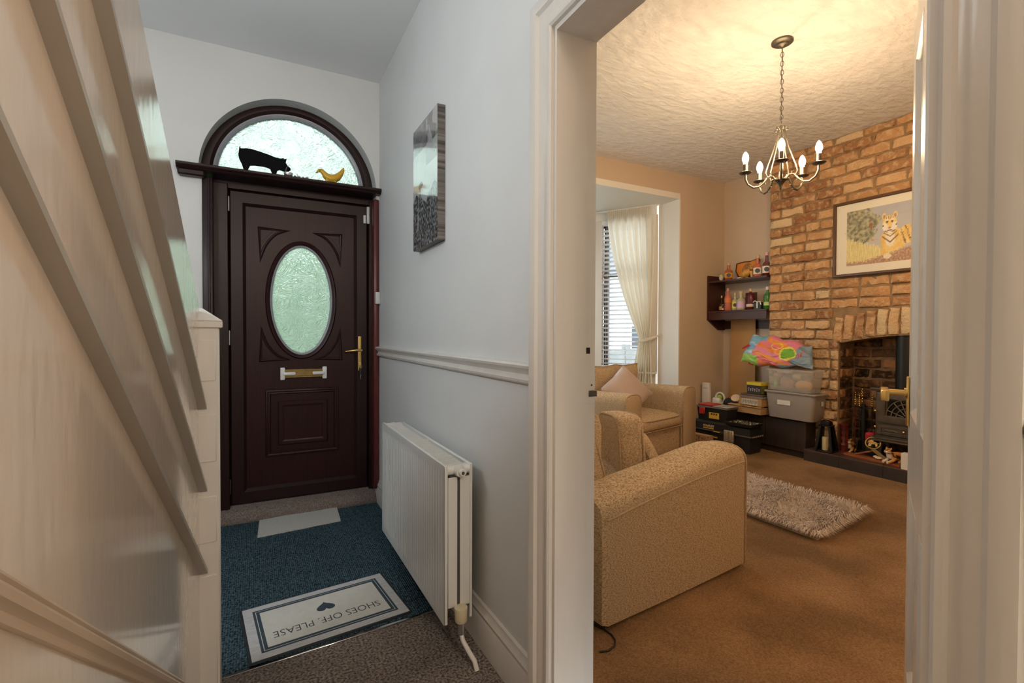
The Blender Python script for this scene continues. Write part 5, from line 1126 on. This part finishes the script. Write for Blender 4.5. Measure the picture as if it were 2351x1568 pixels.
b = MB(); b.box(4.272, 4.284, 2.69, 2.84, .796, .824, .004); b.build('grip', M_milky, g2)
for y in (2.86, 2.885, 2.64, 2.615): b = MB(); b.box(4.275, 4.280, y, y+.006, .785, .824, .001); b.build('rib', M_milky, g2)
for (x, y, z, rx, ry, rz_, c, lab) in ((4.36, 2.64, .690, .05, .075, .045, (.72, .36, .06), 'orange soft toy'), (4.37, 2.80, .700, .05, .065, .055, (.55, .30, .20), 'brown toy'), (4.35, 2.875, .775, .045, .045, .03, (.66, .42, .36), 'pink toy'), (4.31, 2.875, .690, .012, .014, .045, (.35, .55, .18), 'green toy'), (4.39, 2.72, .765, .04, .04, .03, (.62, .50, .34), 'beige toy')):
    b = MB(); b.ell((x, y, z), (rx, ry, rz_), 16, 10); b.warp(lambda c_: c_+Vector((1, 1, 1))*.010*noise.noise(c_*22)); col = lab.split()[0]
    o = single('soft_toy', b, mat(col+'_plush', c, .9, var=.2, vscale=30), '%s lying inside the see-through tub' % lab, 'toy', 'toys inside the see-through tub', sharp=80)
# crumpled shopping bag
bg_ = thing('shopping_bag', 'crumpled rainbow striped shopping bag lying on the see-through tub', 'bag', (4.36, 2.87, .838))
def bagf(sg):
    def f(u, v):
        x, y = u*2-1, v*2-1                                  # x along the room (left to right in view), y up
        k = max(0, (1-abs(x)**2.6))*max(0, (1-abs(y)**2.4)); w = .325*(1-.10*y); 
        Y = 2.885-x*w; hgt = .135*(1-.32*max(0, x))*(1-.28*max(0, -x)**2); zc = .985-.030*x
        Z = zc+y*hgt+.030*max(0, -x-.0)*y+.012*math.sin(x*9+y*4)
        wr = .020*noise.noise(Vector((x*2.6+sg, y*3.4, sg)))+.012*noise.noise(Vector((x*7, y*8, sg*3)))
        return (4.352-sg*(.085*k**.55+wr*k**.3)+.05*y, Y, Z)
    return f
b = MB(); b.grid(70, 44, bagf(1)); b.grid(70, 44, bagf(-1)); bmesh.ops.remove_doubles(b.bm, verts=b.bm.verts[:], dist=.0015)
zmin = min(v.co.z for v in b.bm.verts); b.warp(lambda c: c+Vector((0, 0, .838-zmin)))
bag = b.build('bag', M_nylon, None, sharp=70); dz = .838-zmin
def bagcol(c):
    x = (2.885-c.y)/.325; y = (c.z-dz-(.985-.03*x))/.135; n = noise.noise(Vector((x*3, y*3, 1)))
    d = y*.55+x*.35+.10*n; k = int(math.floor(d*6.5)) % 4
    col = [(.78, .22, .04), (.76, .18, .22), (.80, .30, .05), (.72, .22, .32)][k]
    if x < -.62+.18*y or (x < -.30 and y > .72): col = (.20, .42, .62) if n > -.1 else (.42, .56, .66)
    if x < -.45 and y < -.35: col = (.30, .55, .10)
    if x > .60+.10*y: col = (.20, .29, .37)
    if x > .2 and y < -.72: col = (.22, .34, .45)
    e = ((x-.42)/.19)**2+((y-.05-.2*(x-.42))/.38)**2+.5*noise.noise(Vector((x*9, y*6, 4)))
    if e < .9: col = (.16, .40, .03)
    elif e < 1.35: col = (.80, .72, .08)
    if abs(((x-.08)/.13)**2+((y-.42)/.2)**2-1) < .22 or abs(((x-.17)/.10)**2+((y-.15)/.2)**2-1) < .22: col = (.85, .62, .12)
    if .66 < x < .84 and abs(y-.05-(x-.75)*2.2) < .16 and math.sin(x*90) > -.2: col = (.55, .05, .08)
    return col
paint(bag, bagcol); bag.data.transform(fr(bg_).inverted()); bag.parent = bg_
b = MB(); b.tube([(4.33, 3.13, 1.03), (4.32, 3.17, 1.045), (4.31, 3.21, 1.02), (4.305, 3.235, 1.005)], [.004, .010, .009, .003], 6); b.build('handle', mat('red_webbing', (.55, .03, .04), .6, var=.1), bg_)
b = MB(); b.tube([(4.33, 3.16, .90), (4.30, 3.15, .862), (4.30, 3.11, .855), (4.32, 3.08, .87)], .007, 6); b.build('handle', mat('red_webbing', (.55, .03, .04), .6), bg_)
# hardboard sheet
b = MB(); b.prism([(3.335, .0), (3.65, 0), (3.675, 1.17), (3.375, 1.17)], (4.655, 0, .382), (0, 1, 0), (.055/1.17, 0, 1), (.005, 0, 0)); single('hardboard_sheet', b, mat('tan_hardboard', (.50, .27, .09), .65, var=.1, vscale=10), 'tall tan sheet of hardboard leaning against the alcove wall', 'board', flat=True)
# cartons by the tubs
M_card = mat('brown_cardboard', (.44, .26, .11), .8, var=.12, vscale=12)
def carton(label, x0, x1, y0, y1, z0, z1, m, rz=0, name='carton'):
    t = thing(name, label, 'box', ((x0+x1)/2, (y0+y1)/2, z0), rz); hx, hy = (x1-x0)/2, (y1-y0)/2
    b = MB(); b.box(-hx, hx, -hy, hy, 0, z1-z0, .002); b.build('box', m, t, world=False); return t
c1 = carton('large flat brown carton with torn lid at the bottom of the box stack', 4.235, 4.485, 2.972, 3.330, .382, .446, M_card)
b = MB(); b.grid(16, 6, lambda u, v: (-.137+v*.06, .185-u*.37, .067+.010*noise.noise(Vector((u*7, v*4, 2)))+.006*v)); b.build('torn_flap', M_card, c1, world=False, flat=True)
c2 = carton('narrow brown carton with a printed barcode side in the box stack', 4.25, 4.47, 2.965, 3.215, .460, .530, M_card, R(-3))
b = MB(); b.box(-.1115, -.1100, -.085, .095, .008, .060); lb = b.build('side_label', mat('pale_label', (.62, .57, .48), .7, var=.05), c2, world=False)
b = MB()
for q in range(15): yy = .085-q*.0115; b.box(-.1123, -.1114, yy-.0036, yy, .014+.006*(q % 3), .054)
b.build('barcode', M_blkp, lb, world=False, flat=True)
carton('grey flat case on top of the barcode carton', 4.25, 4.46, 2.962, 3.21, .532, .552, mat('grey_flat_case', (.22, .19, .17), .5, var=.15), 0, 'flat_case')
carton('dark brown flat case second from the top of the box stack', 4.252, 4.46, 2.972, 3.20, .554, .572, mat('brown_flat_case', (.13, .075, .045), .5, var=.2), R(2), 'flat_case')
c3 = carton('yellow and black product box on top of the box stack', 4.262, 4.37, 2.990, 3.140, .574, .684, mat('black_card', (.03, .026, .022), .5, var=.15))
b = MB(); b.box(-.0555, .0555, -.0765, .0765, .084, .1115, .001); b.build('yellow_top_band', mat('yellow_card', (.66, .52, .04), .5, var=.06), c3, world=False)
b = MB()
for q in range(6): yy = -.062+q*.022; b.box(-.0562, -.0545, yy, yy+.012, .044+(.006 if q % 2 else 0), .050+(.006 if q % 2 else 0)); b.box(-.0562, -.0545, yy+.004, yy+.008, .026, .044)
b.build('printed_figures', mat('white_print', (.6, .56, .5), .6), c3, world=False, flat=True)
b = MB(); b.box(-.050, .05, -.0772, -.0758, .006, .082); b.build('side_print', mat('olive_print', (.20, .19, .05), .6, var=.3, vscale=30), c3, world=False)
b = MB(); b.lathe([(.0005, 0), (.05, 0), (.062, .012), (.060, .016), (.02, .010), (.0005, .010)], (0, 0, 0), 18); b.xf(Matrix.Translation((4.285, 3.275, .505)) @ Matrix.Rotation(R(-62), 4, 'Y') @ Matrix.Diagonal((.62, .85, 1, 1))); single('sanding_disc', b, mat('peach_disc', (.62, .44, .30), .7, var=.08), 'pale peach disc propped beside the narrow carton', 'disc')
# toolboxes
tbx = thing('toolbox', 'long black toolbox with steel latch on the floor beside the armchair', 'toolbox', (4.035, 2.933, FL), R(6))
TL, TD = .66, .205       # local y along the front to the left, local x back into the room corner
b = MB(); b.loft([[(x, y, 0) for x, y in ((.012, .012), (TD-.012, .012), (TD-.012, TL-.012), (.012, TL-.012))], [(x, y, .152) for x, y in ((.0, .0), (TD, .0), (TD, TL), (.0, TL))]]); b.build('base', M_blkp, tbx, world=False, flat=True)
b = MB(); b.box(-.012, TD+.012, -.012, TL+.012, .152, .168, .004); b.build('lip', mat('charcoal_plastic', (.05, .045, .04), .4, var=.15), tbx, world=False)
b = MB(); b.loft([[(x, y, .168) for x, y in ((.0, .0), (TD, .0), (TD, TL), (.0, TL))], [(x, y, .232) for x, y in ((.006, .006), (TD-.006, .006), (TD-.006, TL-.006), (.006, TL-.006))], [(x, y, .248) for x, y in ((.035, .045), (TD-.035, .045), (TD-.035, TL-.045), (.035, TL-.045))]]); lid = b.build('lid', M_blkp, tbx, world=False, flat=True)
b = MB(); b.box(-.022, -.002, .155, .255, .085, .195, .004); 
for q in range(6): b.box(-.0245, -.020, .163+q*.0152, .172+q*.0152, .092, .188, .001)
b.build('latch', mat('bright_latch_steel', (.55, .50, .42), .4, .7, var=.15), tbx, world=False)
for q in range(6): b = MB(); b.box(.02+q*.032, .034+q*.032, -.0145, -.011, .154, .166, .001); b.build('tread_stud', mat('tan_stud', (.42, .32, .2), .5), tbx, world=False)
M_yel = mat('yellow_print', (.72, .47, .06), .5, var=.06); M_cream_p = mat('cream_print', (.72, .55, .34), .5, var=.04)
TX = axes((0, 0, 0), (0, -1, 0), (0, 0, 1), (-1, 0, 0))     # lettering faces the room
b = text_mb('STANLEY', .030, .0004, Matrix.Translation((-.0005, .43, .203)) @ TX, .0012); b.build('lettering', M_cream_p, lid, world=False, flat=True)
b = text_mb('STANLEY', .026, .0004, Matrix.Translation((.0035, .38, .120)) @ TX, .0010); b.build('lettering', M_cream_p, tbx, world=False, flat=True)
b = MB(); b.box(-.0135, -.0115, .30, .37, .156, .164); b.box(.002, .0045, .335, .425, .095, .104); b.box(-.0005, .004, .375, .49, .176, .186); b.build('yellow_mark', M_yel, tbx, world=False, flat=True)
tb2 = thing('toolbox', 'smaller black toolbox with grey lid standing on the long toolbox', 'toolbox', (4.045, 3.195, FL+.249), R(6)); T2L = .33
b = MB(); b.loft([[(x, y, 0) for x, y in ((.012, .012), (.17, .012), (.17, T2L-.012), (.012, T2L-.012))], [(x, y, .125) for x, y in ((.0, .0), (.18, .0), (.18, T2L), (.0, T2L))]]); b.build('base', M_blkp, tb2, world=False, flat=True)
b = MB(); b.box(-.008, .188, -.008, T2L+.008, .125, .142, .005); b.build('lid', mat('dark_grey_lid', (.14, .125, .115), .45, var=.1), tb2, world=False)
b = MB(); b.box(-.004, .16, -.014, .15, .1425, .155, .005); b.build('organiser_lid', mat('grey_clear_lid', (.38, .36, .34), .3, var=.06), tb2, world=False)
b = MB(); b.box(.01, .17, .165, T2L, .1425, .160, .005); b.box(-.016, -.002, .235, .300, .06, .13, .006); b.build('red_handle', mat('red_plastic', (.46, .03, .03), .4, var=.08), tb2, world=False)
b = MB(); b.box(.000, .0075, .085, .195, .025, .085, .001); b.build('yellow_sticker', M_yel, tb2, world=False)
b = MB()
for q in range(3): b.box(-.0008, .0006, .155-.026*q, .172-.026*q, .062, .078)
b.build('sticker_print', M_blkp, tb2, world=False, flat=True)
tr = thing('organiser_tray', 'black tray of small metal parts on the right end of the long toolbox', 'tray', (4.075, 3.045, FL+.249), R(6))
b = MB(); b.loft([[(x, y, 0) for x, y in ((-.06, -.12), (.11, -.12), (.11, .12), (-.06, .12))], [(x, y, .030) for x, y in ((-.075, -.135), (.125, -.135), (.125, .135), (-.075, .135))], [(x, y, .030) for x, y in ((-.066, -.126), (.116, -.126), (.116, .126), (-.066, .126))], [(x, y, .016) for x, y in ((-.055, -.115), (.105, -.115), (.105, .115), (-.055, .115))]]); b.build('tray', M_blkp, tr, world=False, flat=True)
b = MB(); rt_ = random.Random(9)
for q in range(70): M = Matrix.Translation((rt_.uniform(-.05, .10), rt_.uniform(-.11, .11), rt_.uniform(.018, .030))) @ Euler((rt_.random()*6, rt_.random()*6, rt_.random()*6)).to_matrix().to_4x4(); b.box(-.010, .010, -.003, .003, -.003, .003, M=M)
tag(b.build('metal_parts', mat('mixed_fixings', (.45, .40, .30), .4, .6, col2=(.12, .10, .07), vscale=60), tr, world=False, flat=True), kind='stuff')
cz = carton('small cardboard carton standing on the floor in front of the long toolbox', 3.875, 3.945, 3.27, 3.47, FL, .16, M_card, R(6)); b = MB(); b.box(-.0362, -.034, -.095, .09, .055, .118); b.build('photo_print', mat('product_photo', (.20, .05, .03), .5, col2=(.5, .36, .22), vscale=50), cz, world=False)
# white router, white-green tool and dark cloth on the alcove unit
rt = thing('white_panel_box', 'upright white plastic box behind the armchair arm in the corner', 'box', (4.37, 3.72, .371)); b = MB(); b.sbox((4.37, 3.715, .371+.125), (.022, .052, .125), .014, n=4); b.build('case', M_trim, rt); b = MB(); b.box(4.3475, 4.349, 3.69, 3.74, .56, .563); b.build('vent_slot', M_black, rt)
gt = thing('loop_handle_tool', 'white and lime green tool with loop handle on the alcove unit', 'tool', (4.42, 3.585, .371))
b = MB(); b.sbox((4.43, 3.61, .42), (.05, .055, .05), .03, n=5); b.build('body', M_trim, gt, sharp=80)
b = MB(); b.tube([(4.40, 3.56+.055*math.cos(t), .465+.06*math.sin(t)) for t in [2*math.pi*k/20 for k in range(20)]], .011, 8, True); b.build('loop_handle', M_trim, gt)
b = MB(); b.ell((4.43, 3.585, .475), (.03, .045, .042), 14, 9); b.build('green_cover', mat('lime_green_plastic', (.42, .52, .10), .35, var=.1), gt)
def lump(name, label, cat, c, rad, m, amp=.02, f=14):
    b = MB(); b.ell(c, rad, 22, 14); b.warp(lambda q: q+(q-Vector(c)).normalized()*amp*noise.noise(q*f)); b.warp(lambda q: Vector((q.x, q.y, max(q.z, c[2]-rad[2]*.8)))); return single(name, b, m, label, cat, sharp=70)
lump('dark_cloth', 'crumpled dark cloth bag behind the cartons on the low cabinet', 'cloth', (4.42, 3.435, .424), (.05, .085, .055), mat('black_cloth', (.025, .024, .028), .85, var=.3, vscale=20))
# power lead trailing under the sofa
b = MB(); b.tube([(1.06, 1.345, FL+.004), (1.09, 1.335, FL+.004), (1.125, 1.345, FL+.004), (1.15, 1.37, FL+.004), (1.16, 1.40, FL+.004), (1.155, 1.44, FL+.004), (1.13, 1.50, FL+.004)], .003, 6); single('power_lead', b, M_blkp, 'thin black power lead trailing from under the sofa', 'cable')

# ================================================================ outdoors, seen through the blind
M_grass = mat('lawn_grass', (.10, .20, .05), .9, var=.4, vscale=4)
b = MB(); b.box(3, 14, 11.0, 14.5, -.32, -.28); struct('trim_9', b, M_grass)
hs = thing('house', 'pale terraced house across the street beyond the blind', 'house', (12, 24, -.32))
b = MB(); b.box(2, 26, 22, 28, -.32, 4.6); b.build('wall', mat('pale_render', (.62, .62, .62), .9, var=.08), hs)
b = MB(); b.prism([(21.6, 4.5), (28.4, 4.5), (25, 7.0)], (1.8, 0, 0), (0, 1, 0), (0, 0, 1), (24.4, 0, 0)); b.build('roof', mat('grey_slates', (.22, .22, .24), .8, var=.3, vscale=3), hs)
for q in range(7):
    x = 4+q*3.1
    for z in (.3, 2.7):
        b = MB(); b.mould([(x, 21.99, z), (x, 21.99, z+1.3), (x+1.3, 21.99, z+1.3), (x+1.3, 21.99, z)], [(0, 0), (0, .05), (.09, .05), (.09, 0)], (0, -1, 0), True); wf = b.build('window', M_plw, hs); b = MB(); b.box(x, x+1.3, 21.97, 22.0, z, z+1.3); b.build('pane', mat('dark_window_glass', (.06, .07, .09), .1, var=.2), wf)
fe = thing('garden_wall', 'low grey garden wall across the street beyond the blind', 'wall', (9, 15, -.32))
b = MB(); b.box(3, 20, 15, 15.2, -.32, .55); b.build('panel', mat('grey_wall_block', (.33, .33, .34), .9, var=.2, vscale=2), fe)
for q in range(9): b = MB(); b.box(3+q*2, 3.25+q*2, 14.95, 15.25, -.32, .75, .02); b.build('pier', mat('grey_wall_block', (.33, .33, .34), .9), fe)
lump('garden_bush', 'low dark green bush on the lawn seen through the blind', 'bush', (7.6, 11.6, -.02), (.45, .45, .32), mat('bush_leaves', (.04, .09, .03), .9, var=.5, vscale=8), .12, 5)
lump('garden_hedge', 'leafy green hedge outside the front door glass', 'hedge', (.4, 7.2, .8), (2.6, .9, 1.9), mat('hedge_leaves', (.16, .30, .09), .9, col2=(.08, .17, .04), vscale=6), .35, 2.2)
